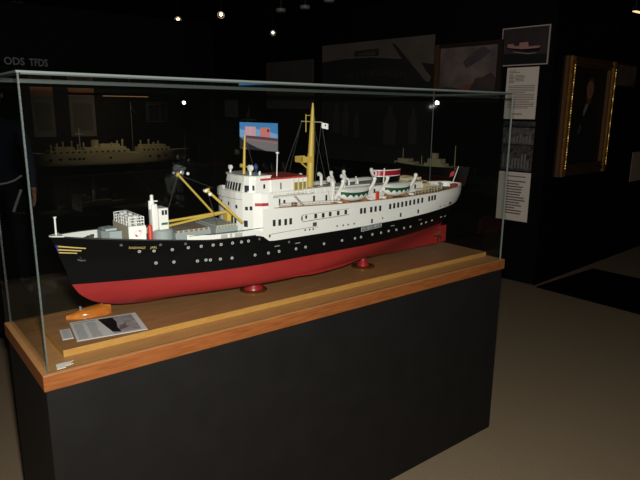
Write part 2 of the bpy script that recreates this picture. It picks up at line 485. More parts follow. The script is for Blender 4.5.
def name_text(txt, x0, z0, x1, z1, size):
    L = x1-x0
    q = text_mesh(txt, size, lambda a, b, c: HP(x0+a, z0+(z1-z0)*a/L+b, .0008+c), .0004, width=L)
    return q.build('name_lettering', GOLDL, hull)
name_text('RAGNVALD', .298, 1.1245, .343, 1.1207, .0110)
name_text('JARL', .3565, 1.1200, .376, 1.1192, .0110)
PORT = [(0.328,1.1125),(0.3691,1.110),(0.4221,1.109),(0.4704,1.1104),(0.5114,1.1101),(0.5508,1.1095),(0.578,1.1081),(0.6185,1.1077),(0.6511,1.1069),(0.6779,1.1067),(0.3776,1.0687),(0.4302,1.0664),(0.5026,1.0613),(0.5298,1.0614),(0.5443,1.0596),(0.5776,1.0587),(0.6177,1.0568),(0.7024,1.0554),(0.7561,1.0544),(0.7997,1.054),(0.8718,1.0526),(0.9138,1.0532),(0.9985,1.0534),(1.0852,1.0546),(1.1505,1.0541),(1.1814,1.0552),(1.2416,1.0579),(1.2884,1.0588),(1.3306,1.0606),(1.3746,1.0606),(1.4207,1.0619),(1.4617,1.0625),(1.5386,1.0642),(1.5728,1.0665),(1.6221,1.0679),(1.7082,1.07),(1.7681,1.0643)]
q = MB(); q.ring((0, 0, 0), (0, 0, 1), .0036, .0014, 14, 6); q.mi = 1; q.lathe((0, 0, 0), [(.0038, -.0003), (.0038, .0004)], 14)
pmesh = q.build('porthole', [mat('porthole_rim', s2l(205, 205, 200), .4), DARKW], hull, True, (0, 0, 0))
def orient(n):
    return n.to_track_quat('Z', 'Y')
def put(o, p, n, parent):
    o.parent = parent; o.rotation_mode = 'QUATERNION'; o.rotation_quaternion = orient(n); o.location = p - wloc(parent)
for i, (x, z) in enumerate(PORT):
    o = pmesh if i == 0 else pmesh.copy()
    if i: C.objects.link(o)
    put(o, HP(x, z, .0004), HN(x, z), hull)
q = MB(); q.lathe((0, 0, 0), [(.0045, -.0005), (.0045, .0012), (.003, .0018)], 10)
fmesh = q.build('fairlead', mat('fairlead_grey', s2l(96, 96, 98), .5), hull, False, (0, 0, 0))
for i, (x, z) in enumerate([(0.2764,1.1381),(0.3846,1.1295),(0.4603,1.1245),(0.7204,1.108),(0.8417,1.0813)]):
    o = fmesh if i == 0 else fmesh.copy()
    if i: C.objects.link(o)
    put(o, HP(x, z, 0), HN(x, z), hull)
for x, z in [(0.7912,1.074),(0.8784,1.0727),(1.3517,1.0801),(1.5177,1.086)]:
    q = MB(); q.grid([[HP(x-.011, z-.0015, .001), HP(x+.011, z-.0015, .001)], [HP(x-.011, z+.0015, .001), HP(x+.011, z+.0015, .001)]]); q.build('light_slot', mat('slot_pale', s2l(150, 150, 140), .5), hull)
q = MB()                                               # silver gangway grating
for i in range(15):
    x = 1.182+.105*i/14; zz = 1.0862+.0068*i/14
    q.tube([HP(x, zz-.0095, .002), HP(x, zz+.0085, .002)], .0011 if i % 5 else .0018, 5)
for k in (-.0095, 0, .0085): q.tube([HP(1.182+.0105*i, 1.0862+k+.00068*i, .002) for i in range(11)], .0009, 5)
q.build('gangway_grating', mat('grating_pale', s2l(176, 178, 178), .4), hull)
q = MB(); q.tube([HP(.1745, 1.108, .003), HP(.180, 1.096, .004)], .0028, 8); q.tube([HP(.169, 1.0985, .004), HP(.180, 1.0945, .005), HP(.190, 1.0955, .004)], .0032, 8)
q.build('anchor', mat('anchor_black', (.02, .02, .022), .5), hull)
q = MB()                                               # bilge keel
r0, r1 = [], []
for i in range(25):
    x = .84+(1.24-.84)*i/24; z = .950
    p = HP(x, z); r0.append(p); r1.append(p+V((0, -.85, -.5)).normalized()*(.012*min(1, 3*min(i, 24-i)/24+.1)))
q.grid([r0, r1]); q.grid([[p+V((0, 0, .002)) for p in r0], [p+V((0, 0, .002)) for p in r1]]); q.build('bilge_keel', RED, hull)
# rudder, propeller
q = MB(); q.prism([(1.812, YC-.004), (1.858, YC-.002), (1.858, YC+.002), (1.812, YC+.004)], .925, 1.004); q.build('rudder', RED, ship)
q = MB(); q.tube([(1.77, YC, .962), (1.806, YC, .962)], .008, 10, .005)
for k in range(4):
    a = k*PI/2+.5; u = V((0, math.cos(a), math.sin(a))); t = V((.35, -math.sin(a), math.cos(a))).normalized()
    c = V((1.80, YC, .962)); q.poly([c+u*.005-t*.004, c+u*.022-t*.010, c+u*.030, c+u*.022+t*.010, c+u*.005+t*.004])
q.build('propeller', BRONZE, ship)

# windows and openings in the upper hull ------------------------------
def winq(x, z, wd, h, m=DARKW, name='window', off=.0012, parent=upper):
    q = MB(); q.grid([[HP(x-wd/2, z-h/2, off), HP(x+wd/2, z-h/2, off)], [HP(x-wd/2, z+h/2, off), HP(x+wd/2, z+h/2, off)]])
    return q.build(name, m, parent)
for x, z in [(0.7796,1.1556),(0.8022,1.1548),(0.8272,1.1538),(0.8483,1.1539)]: winq(x, z, .0115, .022)
# promenade opening: shadowed back strip framed by a raised tan rim
q = MB(); P = [(.900, 1.1475), (1.152, 1.1515), (1.152, 1.1735), (.900, 1.1715)]
def hring(pts, r, name, m, parent=upper, n=8, off=.001):
    q = MB(); L = []
    for (a, b), (c, d) in zip(pts, pts[1:]):
        L += [HP(a+(c-a)*i/n, b+(d-b)*i/n, off) for i in range(n)]
    L.append(HP(*pts[-1], off)); q.tube(L, r, 6); return q.build(name, m, parent)
RIM = mat('rim_tan', s2l(120, 98, 82), .6)
hring([(1.118, 1.1500), (.905, 1.1465), (.897, 1.150), (.894, 1.159), (.897, 1.168), (.905, 1.1712)], .0011, 'promenade_rim', RIM)
hring([(.905, 1.1712), (1.118, 1.1725)], .0006, 'promenade_rim', RIM)
for i, (x, z) in enumerate([(0.9155,1.1620),(0.9581,1.1609),(0.9925,1.1600),(1.0252,1.1610),(1.0634,1.161),(1.1004,1.161)]):
    winq(x, z, .0085 if i == 0 else .0125, .012 if i == 0 else .0165)
winq(.897, 1.159, .006, .014)
winq(1.1375, 1.1615, .028, .0125, WHITE, 'blank_panel', .002)
for x, z in [(1.1781,1.157),(1.1967,1.1567),(1.2303,1.1573),(1.2537,1.1577),(1.2785,1.1576),(1.3336,1.1595),(1.3561,1.1606),(1.3788,1.1613),(1.4019,1.162),(1.4252,1.1628),(1.4487,1.1643),(1.4726,1.1655),(1.4967,1.1671),(1.5211,1.1683),(1.5645,1.1708),(1.5834,1.1722),(1.6012,1.1732)]:
    winq(x, z, .0125, .0215)
for x, z in [(0.9113,1.1155),(0.9314,1.1149),(0.9471,1.1148),(1.0595,1.1126),(1.0888,1.1119),(1.1135,1.1117),(1.1437,1.1117),(1.294,1.1174),(1.3412,1.1204),(1.4217,1.1223),(1.4752,1.1252),(1.6481,1.1294),(1.6876,1.1292)]:
    winq(x, z, .0065, .006, name='scuttle')
DOORB = mat('door_brown', s2l(96, 52, 46), .5)
for x, z in [(1.2363,1.1118),(1.3956,1.1196),(1.4996,1.1236)]: winq(x, z, .010, .0165, DOORB, 'shell_door')
winq(.7609, 1.113, .006, .010, DARKW, 'scuttle'); winq(.9543, 1.1315, .018, .014, mat('louvre', s2l(74, 70, 70), .6), 'louvre')
for x0, x1, z0, z1 in [(1.165, 1.225, 1.1105, 1.113), (1.245, 1.285, 1.115, 1.117), (1.31, 1.385, 1.1185, 1.1205), (1.41, 1.49, 1.1225, 1.125), (1.515, 1.62, 1.1265, 1.131)]:
    q = MB(); q.grid([[HP(x0, z0-.006, .0018), HP(x1, z1-.006, .0018)], [HP(x0, z0+.006, .0018), HP(x1, z1+.006, .0018)]]); q.build('shell_panel', WHITE, upper)
hring([(.762, 1.111), (.77, 1.1185), (.93, 1.1225), (.965, 1.121), (.967, 1.117)], .0008, 'side_pipe', RIM)
q = MB(); q.lathe((0, 0, 0), [(.014, 0), (.014, .002), (.009, .002)], 16); o = q.build('mooring_port', mat('port_grey', s2l(100, 98, 96), .5), upper, False, (0, 0, 0))
put(o, HP(1.735, 1.1337), HN(1.735, 1.1337), upper); o.scale = (1, .5, 1)

# ------------------------------------------------------------------ bridge block
def outl(inset=0, xb=.80):
    f = [(.80, .103), (.758, .1035), (.735, .110), (.715, .124), (.694, .148), (.683, .170), (.680, .20), (.680, .30)]
    f = [(x+inset*.9, y+inset) for x, y in f]
    f[0] = (xb, f[0][1])
    return f + [(x, 2*YC-y) for x, y in f[::-1]][1 if False else 0:]
def outline(inset=0, xb=.80):
    f = [(xb, .103), (.758, .1035), (.735, .110), (.713, .128), (.692, .160), (.683, .188), (.680, .215)]
    f = [(x+(inset*.9 if i else 0), y+inset) for i, (x, y) in enumerate(f)]
    return f + [(x, 2*YC-y) for x, y in f[::-1]]
bridge = MB().prism(outline(), 1.100, 1.240).build('bridge_front', WHITE, ship)
mb = MB(); o1 = outline(-.003, .775); o2 = outline(.001, .775)
vs = mb.grid([[V((x, y, 1.236)) for x, y in o1], [V((x, y, 1.2605 if x < .74 else 1.256)) for x, y in o1], [V((x, y, 1.2605 if x < .74 else 1.256)) for x, y in o2], [V((x, y, 1.236)) for x, y in o2]])
mb.build('bridge_bulwark', WHITE, bridge)
mb = MB(); oo = outline(-.006); oi = outline(.004); k0 = 3
mb.grid([[V((x, y, 1.2365)) for x, y in oo[4:-4]], [V((x, y, 1.2375)) for x, y in oi[4:-4]]]); mb.build('bulwark_ledge', RIM, bridge)
def wfront(y, z, wy, h, name='window', m=DARKW, par=bridge, tilt=0):
    """window on the front face following the outline"""
    ol = outline()
    def xf(yy):
        for (a, b), (c, d) in zip(ol, ol[1:]):
            if b <= yy <= d and d > b: return a+(c-a)*(yy-b)/(d-b)
        return .68
    q = MB(); q.poly([V((xf(yy)-.0012, yy, zz)) for yy, zz in ((y-wy/2, z-h/2), (y+wy/2, z-h/2), (y+wy/2, z+h/2), (y-wy/2, z+h/2))]); return q.build(name, m, par)
for y, z in ((.283, 1.217), (.230, 1.2155), (.185, 1.210), (.147, 1.207)): wfront(y, z, .009, .012)
for y in (.250, .210, .192): wfront(y, 1.163, .012, .024)
wfront(.150, 1.155, .012, .022)
q = MB(); q.poly([V((.728-.0005, .1128-.0015, z)) for z in ()]) if False else None
# red port side-light board on the bridge corner
mb = MB(); P = [(.716, .1225), (.735, .1085), (.757, .1020)]
mb.grid([[V((x, y-.0015, 1.2165)) for x, y in P], [V((x, y-.0015, 1.2265)) for x, y in P], [V((x, y+.001, 1.2265)) for x, y in P]])
mb.build('sidelight_board', mat('sidelight_red', s2l(170, 26, 40), .5), bridge)
winq2 = MB(); winq2.poly([V((.7095, .1260, 1.203)), V((.7025, .1325, 1.203)), V((.7025, .1325, 1.216)), V((.7095, .1260, 1.216))]); winq2.build('window', DARKW, bridge)
# wheelhouse
WB = [(.80, .150), (.735, .150), (.714, .165), (.702, .184), (.698, .215)]
WT = [(.80, .151), (.742, .151), (.726, .166), (.717, .184), (.714, .215)]
sym = lambda f: f + [(x, 2*YC-y) for x, y in f[::-1]]
WBs, WTs = sym(WB), sym(WT)
wh = MB().prism(WBs, 1.240, 1.309, WTs).build('wheelhouse', WHITE, ship)
MB().prism(sym([(.802, .148), (.739, .148), (.722, .163), (.712, .182), (.708, .215)]), 1.309, 1.3125).build('wheelhouse_roof', mat('roof_white', s2l(222, 220, 212), .5), wh)
def xfw(y, z):
    f = (z-1.24)/(.069); ol = [(a[0]+(b[0]-a[0])*f, a[1]+(b[1]-a[1])*f) for a, b in zip(WBs, WTs)]
    for (a, b), (c, d) in zip(ol, ol[1:]):
        if b <= y <= d and d > b: return a+(c-a)*(y-b)/(d-b)
    return .70
for k in range(7):
    y = .309-k*.0180; q = MB()
    q.poly([V((xfw(yy, zz)-.0012, yy, zz)) for yy, zz in ((y-.0062, 1.259), (y+.0062, 1.259), (y+.0062, 1.286), (y-.0062, 1.286))]); q.build('window', DARKW, wh)
def wside(xa, xb, ya, yb, z0, z1, par, name='window', m=DARKW):
    q = MB(); q.poly([V((xa, ya-.0012, z0)), V((xb, yb-.0012, z0)), V((xb, yb-.0012, z1)), V((xa, ya-.0012, z1))]); return q.build(name, m, par)
wside(.7095, .7205, .1760, .1640, 1.258, 1.281, wh)
wside(.7290, .7350, .1575, .1530, 1.264, 1.281, wh); wside(.768, .776, .150, .150, 1.268, 1.283, wh)
# radio house behind the wheelhouse
rh = MB().box(.80, .948, .142, .342, 1.236, 1.2965).build('radio_house', WHITE, ship)
MB().box(.757, .952, .141, .300, 1.2966, 1.3025).build('red_roof', DECKRED, rh)
wside(.832, .838, .142, .142, 1.262, 1.285, rh, 'door_seam', RIM)
for xa in (.893, .913, .930):
    wside(xa, xa+.014, .142, .142, 1.252, 1.282, rh, 'yellow_window', mat('amber_window', s2l(150, 132, 60), .3))
q = MB()
for xx in (.889, .909, .929, .9465): q.tube([(xx, .1395, 1.240), (xx, .1395, 1.299)], .002, 6)
q.build('shelter_post', BEIGE, rh)
# bridge deck and the house below it
MB().box(.772, .955, .120, .364, 1.238, 1.2415).build('bridge_deck', mat('deck_edge_white', s2l(214, 208, 198), .6), ship)
dh = MB().box(.78, 1.055, .128, .356, 1.195, 1.238).build('deckhouse', WHITE, ship)
for x in (.792, .835): wside(x, x+.009, .128, .128, 1.214, 1.226, dh)
wside(.815, .823, .128, .128, 1.210, 1.232, dh); wside(.965, .974, .128, .128, 1.208, 1.230, dh); wside(1.022, 1.031, .128, .128, 1.206, 1.228, dh)
for x in (.938, .976, 1.016): MB().box(x, x+.034, .126, .166, 1.2415 if x < .955 else 1.238, 1.2575, .002).build('deck_locker', WHITE, ship)
q = MB(); q.tube([(.875, .123, 1.2395), (.915, .120, 1.199)], .0012, 5); q.tube([(.882, .123, 1.2395), (.922, .120, 1.199)], .0012, 5)
for k in range(7): a = k/6; q.tube([(.876+.038*a, .1225, 1.238-.038*a), (.883+.038*a, .1225, 1.238-.038*a)], .0008, 4)
q.build('stairway', RIM, ship)
MB().box(.868, .884, .112, .126, 1.2035, 1.216, .001).build('deck_winch', mat('winch_brown', s2l(104, 64, 50), .5), ship)
# rails round the bridge deck and boat deck
def railing(path, z0, h, name='railing', m=WHITE, r=.0008, rows=2, step=.016, par=ship):
    q = MB()
    for k in range(rows): q.tube([V((x, y, z+h*(k+1)/rows)) for x, y, z in path], r, 5)
    for (a, b) in zip(path, path[1:]):
        a, b = V(a), V(b); n = max(1, int((b-a).length/step))
        for i in range(n): p = a+(b-a)*i/n; q.tube([p, p+V((0, 0, h))], r, 5)
    return q.build(name, m, par)
railing([(.772, .119, 1.2415), (.955, .119, 1.2415)], 0, .016)
railing([(.782, .1045, 1.2065), (1.06, .1045, 1.196)], 0, .014, m=mat('rail_tan', s2l(190, 176, 160), .5))
railing([(.775, .380, 1.2065), (1.06, .380, 1.196)], 0, .014)
# casing house amidships, with the funnel
cas = MB().box(1.10, 1.60, .176, .308, 1.189, 1.235).build('casing', WHITE, ship)
MB().box(1.075, 1.615, .165, .319, 1.235, 1.238).build('casing_deck', mat('casing_deck_beige', s2l(206, 198, 180), .6), cas)
for x in (1.13, 1.19, 1.25, 1.31, 1.37, 1.43, 1.49, 1.55): wside(x, x+.01, .176, .176, 1.206, 1.224, cas)
q = MB(); n = 28
def fun(z, dx): return [V((1.447+dx+.072*math.copysign(abs(math.cos(2*PI*k/n))**.85, math.cos(2*PI*k/n)), YC+.034*math.sin(2*PI*k/n), z)) for k in range(n)]
zz = [1.238, 1.263, 1.2665, 1.287, 1.2905, 1.294]
mi = [0, 1, 2, 1, 0]
vs = None
for i in range(5):
    q.mi = mi[i]; q.grid([fun(zz[i], i*.001), fun(zz[i+1], (i+1)*.001)], True)
q.mi = 0; q.poly(fun(1.294, .005))
fn = q.build('funnel', [BLACK, WHITE, FRED], ship, True)
q = MB(); q.tube([(1.40, YC-.031, 1.238), (1.402, YC-.032, 1.298)], .003, 8); q.build('funnel_pipe', WHITE, fn)
q = MB(); q.ring((1.376, YC, 1.277), (1, 0, .05), .011, .004, 14, 6); q.build('funnel_front_plate', WHITE, fn)
# ventilators
def vent(x, y, z, h, r):
    q = MB(); P = [(x, y, z), (x, y, z+h*.72)] + [(x-r*2.2*(1-math.cos(a)), y, z+h*.72+r*2.2*math.sin(a)) for a in (.4, .8, 1.2, 1.6)]
    q.tube(P, r, 10, r*1.35); q.tube([P[-1], (P[-1][0]-.0005, y, P[-1][2]-.001)], r*1.2, 10)
    return q.build('ventilator', WHITE, ship, True)
vent(1.075, .150, 1.238 if False else 1.1945, .095, .0085); vent(1.165, .19, 1.238, .045, .006); vent(1.20, .20, 1.238, .030, .004)
vent(1.14, .30, 1.238, .045, .006); vent(1.25, .205, 1.238, .026, .004)
q = MB(); q.tube([(1.245, .21, 1.238), (1.245, .21, 1.272)], .0018, 6); q.ball((1.245, .21, 1.273), .003); q.build('signal_post', WHITE, ship)
MB().box(1.075, 1.10, .15, .20, 1.194, 1.232, .002).build('vent_trunk', mat('trunk_tan', s2l(196, 156, 112), .6), ship)
q = MB(); q.box(1.10, 1.30, .185, .23, 1.238, 1.245, .002); q.build('skylight', mat('skylight_white', s2l(220, 220, 214), .5), cas)
q = MB()
for x in (1.52, 1.56, 1.59): q.box(x, x+.02, .19, .29, 1.238, 1.252, .002)
q.build('canvas_chest', BEIGE, cas)

# lifeboats with davits
def make_boat(x0, x1, yc, sg):
    q = MB(); L = x1-x0; rows = []
    N = 22
    zk, zg = 1.1940, 1.2265
    prof = lambda s: (1-abs(2*s-1)**2.6)**.75
    R = []
    for i in range(N+1):
        s = i/N; w_ = .028*prof(s); sh = .006*abs(2*s-1)**2; row = []
        for k in range(-6, 7):
            a = k/6*PI/2
            row.append(V((x0+L*s, yc+w_*math.sin(a)*(1 if True else 0), zg+sh-(zg-zk)*(math.cos(a)**.8)*(.35+.65*prof(s)))))
        R.append(row)
    q.grid(R); boat = q.build('lifeboat', WHITE, ship, True)
    q = MB(); R = []
    for i in range(N+1):
        s = i/N; w_ = .0288*prof(s); sh = .006*abs(2*s-1)**2; row = []
        for k in range(-5, 6):
            f = k/5; row.append(V((x0+L*s, yc+w_*f, zg+sh+.021*(1-abs(f)**1.8)*(.4+.6*prof(s))+.0005)))
        R.append(row)
    q.grid(R); q.build('boat_cover', WHITE2, boat, True)
    q = MB(); M = 42; r0 = []; r1 = []
    for i in range(M+1):
        s = .03+.94*i/M; w_ = .0298*prof(s); sh = .006*abs(2*s-1)**2
        ph = (s*6) % 1; tooth = .0165-.0105*math.sin(PI*ph)
        r0.append(V((x0+L*s, yc-sg*w_, zg+sh+.0035))); r1.append(V((x0+L*s, yc-sg*(w_-.0008), zg+sh-tooth)))
    q.grid([r0, r1]); q.build('green_skirt', DKGREEN, boat)
    q = MB()
    for xx in (x0+.2*L, x0+.8*L): q.box(xx-.006, xx+.006, yc-.02, yc+.02, 1.1905, 1.2025, .001)
    q.build('boat_chock', TEAK, boat)
    return boat
def davit(x, sg, h=.084):
    q = MB(); y0 = YC-sg*.105; P = []
    for a in [i/9 for i in range(10)]:
        P.append((x, y0-sg*(.006+.022*math.sin(a*PI*.62)) + sg*.036*(1-a)**2, 1.191+h*(1-(1-a)**1.7)))
    P.append((x, P[-1][1]-sg*.004, P[-1][2]-.006))
    q.tube(P, .0074, 8, .0058); q.box(x-.006, x+.006, y0-.018, y0+.018, 1.1895, 1.199, .001)
    q.ball((P[-2][0], P[-2][1], P[-2][2]), .0082)
    return q.build('davit', WHITE, ship, True)
for sg in (1, -1):
    for x0, x1 in ((1.088, 1.240), (1.318, 1.472)):
        make_boat(x0, x1, YC-sg*.112, sg)
        davit(x0+.004, sg); davit(x1+.012, sg)
q = MB(); q.box(1.272, 1.286, .116, .126, 1.19, 1.222, .001); q.build('fire_locker', ORANGE, ship)
q = MB(); q.box(1.262, 1.300, .124, .136, 1.19, 1.216); q.build('davit_winch', WHITE, ship)
# after rails
zt_ = lambda x: lt(ZTOP, x)
pathA = [(x, YC-max(.02, hb(x, zt_(x))-.006), zt_(x)) for x in [1.485+.02*i for i in range(9)]]
railing(pathA, 0, .026, m=BEIGE, rows=3, step=.018, r=.001)
pathB = [(x, 2*YC-y, z) for x, y, z in pathA]; railing(pathB, 0, .026, m=BEIGE, rows=3, step=.018, r=.001)
railing([(1.645, .13, 1.196), (1.645, .354, 1.196)], 0, .026, m=BEIGE, rows=3, step=.02, r=.001)
q = MB(); q.box(1.60, 1.645, .17, .315, 1.1905, 1.226, .002); q.box(1.50, 1.60, .155, .329, 1.2375, 1.2410); q.build('after_house', BEIGE, ship)
q = MB(); q.box(1.655, 1.71, .25, .33, 1.181, 1.204, .003); q.build('winch_house', WHITE, ship)
for (x, y) in ((1.80, .235), (1.82, .262)):
    q = MB(); q.lathe((x, y, 1.181), [(.006, 0), (.005, .004), (.005, .018), (.008, .022), (.007, .026)], 12); q.build('capstan', GREY, ship, True)
q = MB(); q.box(1.835, 1.865, .19, .215, 1.181, 1.205, .002); q.build('mooring_winch', mat('winch_red', s2l(150, 66, 60), .5), ship)
# flagstaff and ensign
st = MB().tube([(1.878, YC, 1.181), (1.925, YC, 1.276)], .0026, 8, .002).build('flagstaff', WHITE, ship)
q = MB(); R = []
for i in range(7):
    f = i/6; R.append([V((1.9135-.0235*f*.3+.016*g*0 - .026*f + .0215*(.0-g*1.0)*.9, YC+.006*math.sin(f*7+g*3), 1.272-.030*g-.012*f*1.6)) for g in [k/5 for k in range(6)]])
q.grid(R); q.build('ensign_flag', RUBR, st)

# masts -----------------------------------------------------------------
q = MB(); q.tube([(1.036, YC, 1.19), (1.038, YC, 1.238), (1.041, YC, 1.34), (1.043, YC, 1.37)], .0165, 14, .0125, False)
q.tube([(1.043, YC, 1.368), (1.0475, YC, 1.47), (1.050, YC, 1.53), (1.051, YC, 1.556)], .0115, 12, .0028)
mast = q.build('main_mast', YEL, ship, True)
q = MB(); q.box(.985, 1.040, YC-.022, YC+.022, 1.340, 1.344); 
for (a, b) in (((.985, YC-.022), (.985, YC+.022)), ((.985, YC-.022), (1.03, YC-.022)), ((.985, YC+.022), (1.03, YC+.022))):
    q.box(min(a[0], b[0])-.001, max(a[0], b[0])+.001, min(a[1], b[1])-.001, max(a[1], b[1])+.001, 1.344, 1.362)
q.tube([(1.035, YC, 1.31), (.995, YC, 1.340)], .003, 6)
q.build('crow_nest', YEL, mast)
q = MB(); q.tube([(1.044, YC-.062, 1.4875), (1.044, YC+.062, 1.4885)], .0018, 6); q.build('yard', BEIGE, mast)
q = MB(); q.tube([(1.028, YC+.012, 1.45), (1.028, YC+.012, 1.515)], .0018, 6); q.tube([(1.028, YC+.012, 1.510), (1.048, YC, 1.512)], .001, 5); q.build('gaff', YEL, mast)
q = MB()
for k in range(14): q.tube([(1.050, YC-.012, 1.37+.010*k), (1.050, YC-.004, 1.37+.010*k)], .001, 5)
q.tube([(1.052, YC-.0125, 1.37), (1.052, YC-.010, 1.505)], .0006, 4)
q.build('mast_ladder', mat('ladder_dark', s2l(120, 100, 50), .6), mast)
q = MB(); R = []
for i in range(6):
    f = i/5; R.append([V((1.046+.022*f, YC-.058-.012*f+.003*math.sin(f*6), 1.487-.006*f-.020*g)) for g in (0, .33, .66, 1)])
q.grid(R); fg = q.build('house_flag', WHITE2, mast)
q = MB(); q.poly([V((1.055, YC-.0655, 1.480)), V((1.060, YC-.068, 1.479)), V((1.060, YC-.068, 1.472)), V((1.055, YC-.0655, 1.473))]); q.build('flag_device', mat('flag_dark', s2l(60, 60, 90), .8), fg)
q = MB(); q.tube([(.745, .235, 1.311), (.749, .235, 1.40), (.752, .235, 1.446)], .0052, 10, .003); fm = q.build('signal_mast', YEL, ship, True)
q = MB(); q.tube([(.746, .215, 1.338), (.746, .257, 1.338)], .0025, 6); q.tube([(.749, .222, 1.400), (.749, .246, 1.400)], .002, 6); q.box(.742, .750, .246, .256, 1.334, 1.346); q.build('lamp_bracket', YEL, fm)
q = MB(); q.tube([(.838, .17, 1.305), (.841, .17, 1.383)], .0019, 8, .0016); q.lathe((.841, .17, 1.381), [(.003, 0), (.006, .003), (.006, .006), (.002, .008)], 10); q.build('whip_aerial', WHITE, ship)
def lamp(x, y, z, s):
    q = MB(); q.tube([(x, y, z), (x, y, z+.016*s)], .004*s, 8); q.lathe((x-.007*s, y, z+.022*s), [(.004*s, 0), (.010*s, .002*s), (.010*s, .012*s), (.005*s, .017*s)], 12, 'x'); q.ball((x, y, z+.022*s), .0075*s)
    return q.build('searchlight', WHITE, ship, True)
lamp(.732, .305, 1.312, .85); lamp(.742, .188, 1.312, 1.1)
q = MB(); q.ring((.755, .172, 1.341), (.6, -.75, .2), .0085, .0030, 16, 6); q.tube([(.755, .172, 1.311), (.755, .172, 1.333)], .002, 6); q.build('direction_finder', mat('finder_blue', s2l(44, 74, 120), .5), ship, True)
q = MB()
for p in ((.765, .158), (.772, .165)): q.tube([(p[0], p[1]+.01, 1.312), (p[0], p[1]+.01, 1.325)], .0025, 6)
q.build('roof_vent', WHITE, ship)

# foredeck: breakwater, house, mast house, derricks, hatches ------------------
q = MB(); q.prism([(.243, .225), (.258, .196), (.292, .190), (.292, .294), (.258, .288), (.243, .259)], 1.130, 1.1735); q.build('windlass_house', GREY, ship)
q = MB(); q.box(.250, .284, .205, .245, 1.1735, 1.181, .002); q.build('windlass', mat('windlass_grey', s2l(168, 178, 176), .5), ship)
for x, y in ((.158, .235), (.178, .255), (.19, .228), (.215, .275), (.205, .212), (.228, .290)):
    q = MB(); q.box(x-.009, x+.009, y-.006, y+.006, 1.135, 1.150, .002); q.build('deck_fitting', DGREEN, ship)
for x, y in ((.236, .290), (.270, .312), (.288, .316), (.300, .322)):
    q = MB(); q.lathe((x, y, 1.128), [(.0045, 0), (.004, .018), (.006, .020), (.006, .024)], 10); q.build('bollard', mat('bollard_dark', (.02, .02, .022), .5), ship, True)
fh = MB().prism([(.308, .176), (.358, .168), (.358, .316), (.308, .308)], 1.122, 1.186).build('forward_house', WHITE, ship)
q = MB(); q.poly([V((.3072, .1765, 1.132)), V((.3072, .3075, 1.132)), V((.3072, .3075, 1.186)), V((.3072, .1765, 1.186))]); q.build('canvas_front', TAN, fh)
q = MB()
q.ring((.334, .1715-.001, 1.164), (-.16, -1, 0), .0090, .0025, 16, 6)
lb = q.build('lifebuoy', WHITE2, fh, True)
q = MB()
for a in (PI*.25, PI*1.25):
    c = V((.334, .1680, 1.164))
    R = [[c+V((math.cos(a+t)*r, -.0006, math.sin(a+t)*r)) for t in (-.45, -.2, 0, .2, .45)] for r in (.0065, .0115)]
    q.grid(R)
q.build('red_mark', ORANGE, lb)
railing([(.311, .180, 1.186), (.355, .173, 1.186), (.355, .312, 1.186), (.311, .304, 1.186), (.311, .180, 1.186)], 0, .026, rows=3, r=.0013, step=.02)
for p in ((.32, .195), (.338, .20), (.322, .225), (.342, .25), (.325, .275), (.342, .295)):
    q = MB(); q.lathe((p[0], p[1], 1.186), [(.005, 0), (.005, .016), (.009, .020), (.008, .028), (.003, .031)], 10); q.build('mushroom_vent', mat('vent_pale', s2l(196, 194, 190), .5), ship, True)
q = MB(); q.lathe((.374, .176, 1.122), [(.0072, 0), (.0072, .058), (.005, .062)], 12); q.build('red_cylinder', ORANGE, ship, True)
q = MB(); q.lathe((.418, .190, 1.112), [(.036, 0), (.034, .050), (.030, .054)], 24); q.build('winch_base', GREY, ship, True)
mh = MB().box(.404, .434, .172, .226, 1.165, 1.232, .002).build('mast_house', WHITE, ship)
for xa in (.412, .422): wside(xa, xa+.0075, .172, .172, 1.211, 1.226, mh)
q = MB(); q.box(.410, .430, .1705, .1725, 1.180, 1.187); q.build('green_panel', mat('sidelight_green', s2l(40, 110, 80), .5), mh)
q = MB(); q.box(.384, .403, .178, .208, 1.160, 1.246, .004); q.tube([(.390, .190, 1.24), (.390, .190, 1.268)], .0080, 10, .0045); q.ball((.390, .190, 1.269), .0055); q.tube([(.390, .190, 1.254), (.405, .182, 1.254)], .002, 6); q.tube([(.383, .190, 1.230), (.383, .190, 1.256)], .004, 6)
q.build('crane_post', WHITE, mh, True)
# hatches
def hatch(x0, x1, y0, y1, z0, z1):
    h = MB().box(x0, x1, y0, y1, z0, z1, .002).build('hatch_coaming', GREY, ship)
    MB().box(x0+.004, x1-.004, y0+.004, y1-.004, z1, z1+.006, .002).build('hatch_cover', BROWN if x0 < .55 else mat('hatch_grey', s2l(158, 164, 160), .7), h)
    q = MB()
    for i in range(7):
        x = x0+(x1-x0)*(i+.5)/7; q.box(x-.0018, x+.0018, y0-.0015, y0+.002, z1-.001, z1+.007)
    q.build('hatch_cleat', BEIGE, h)
hatch(.452, .575, .165, .320, 1.105, 1.150)
hatch(.590, .672, .160, .325, 1.102, 1.152)
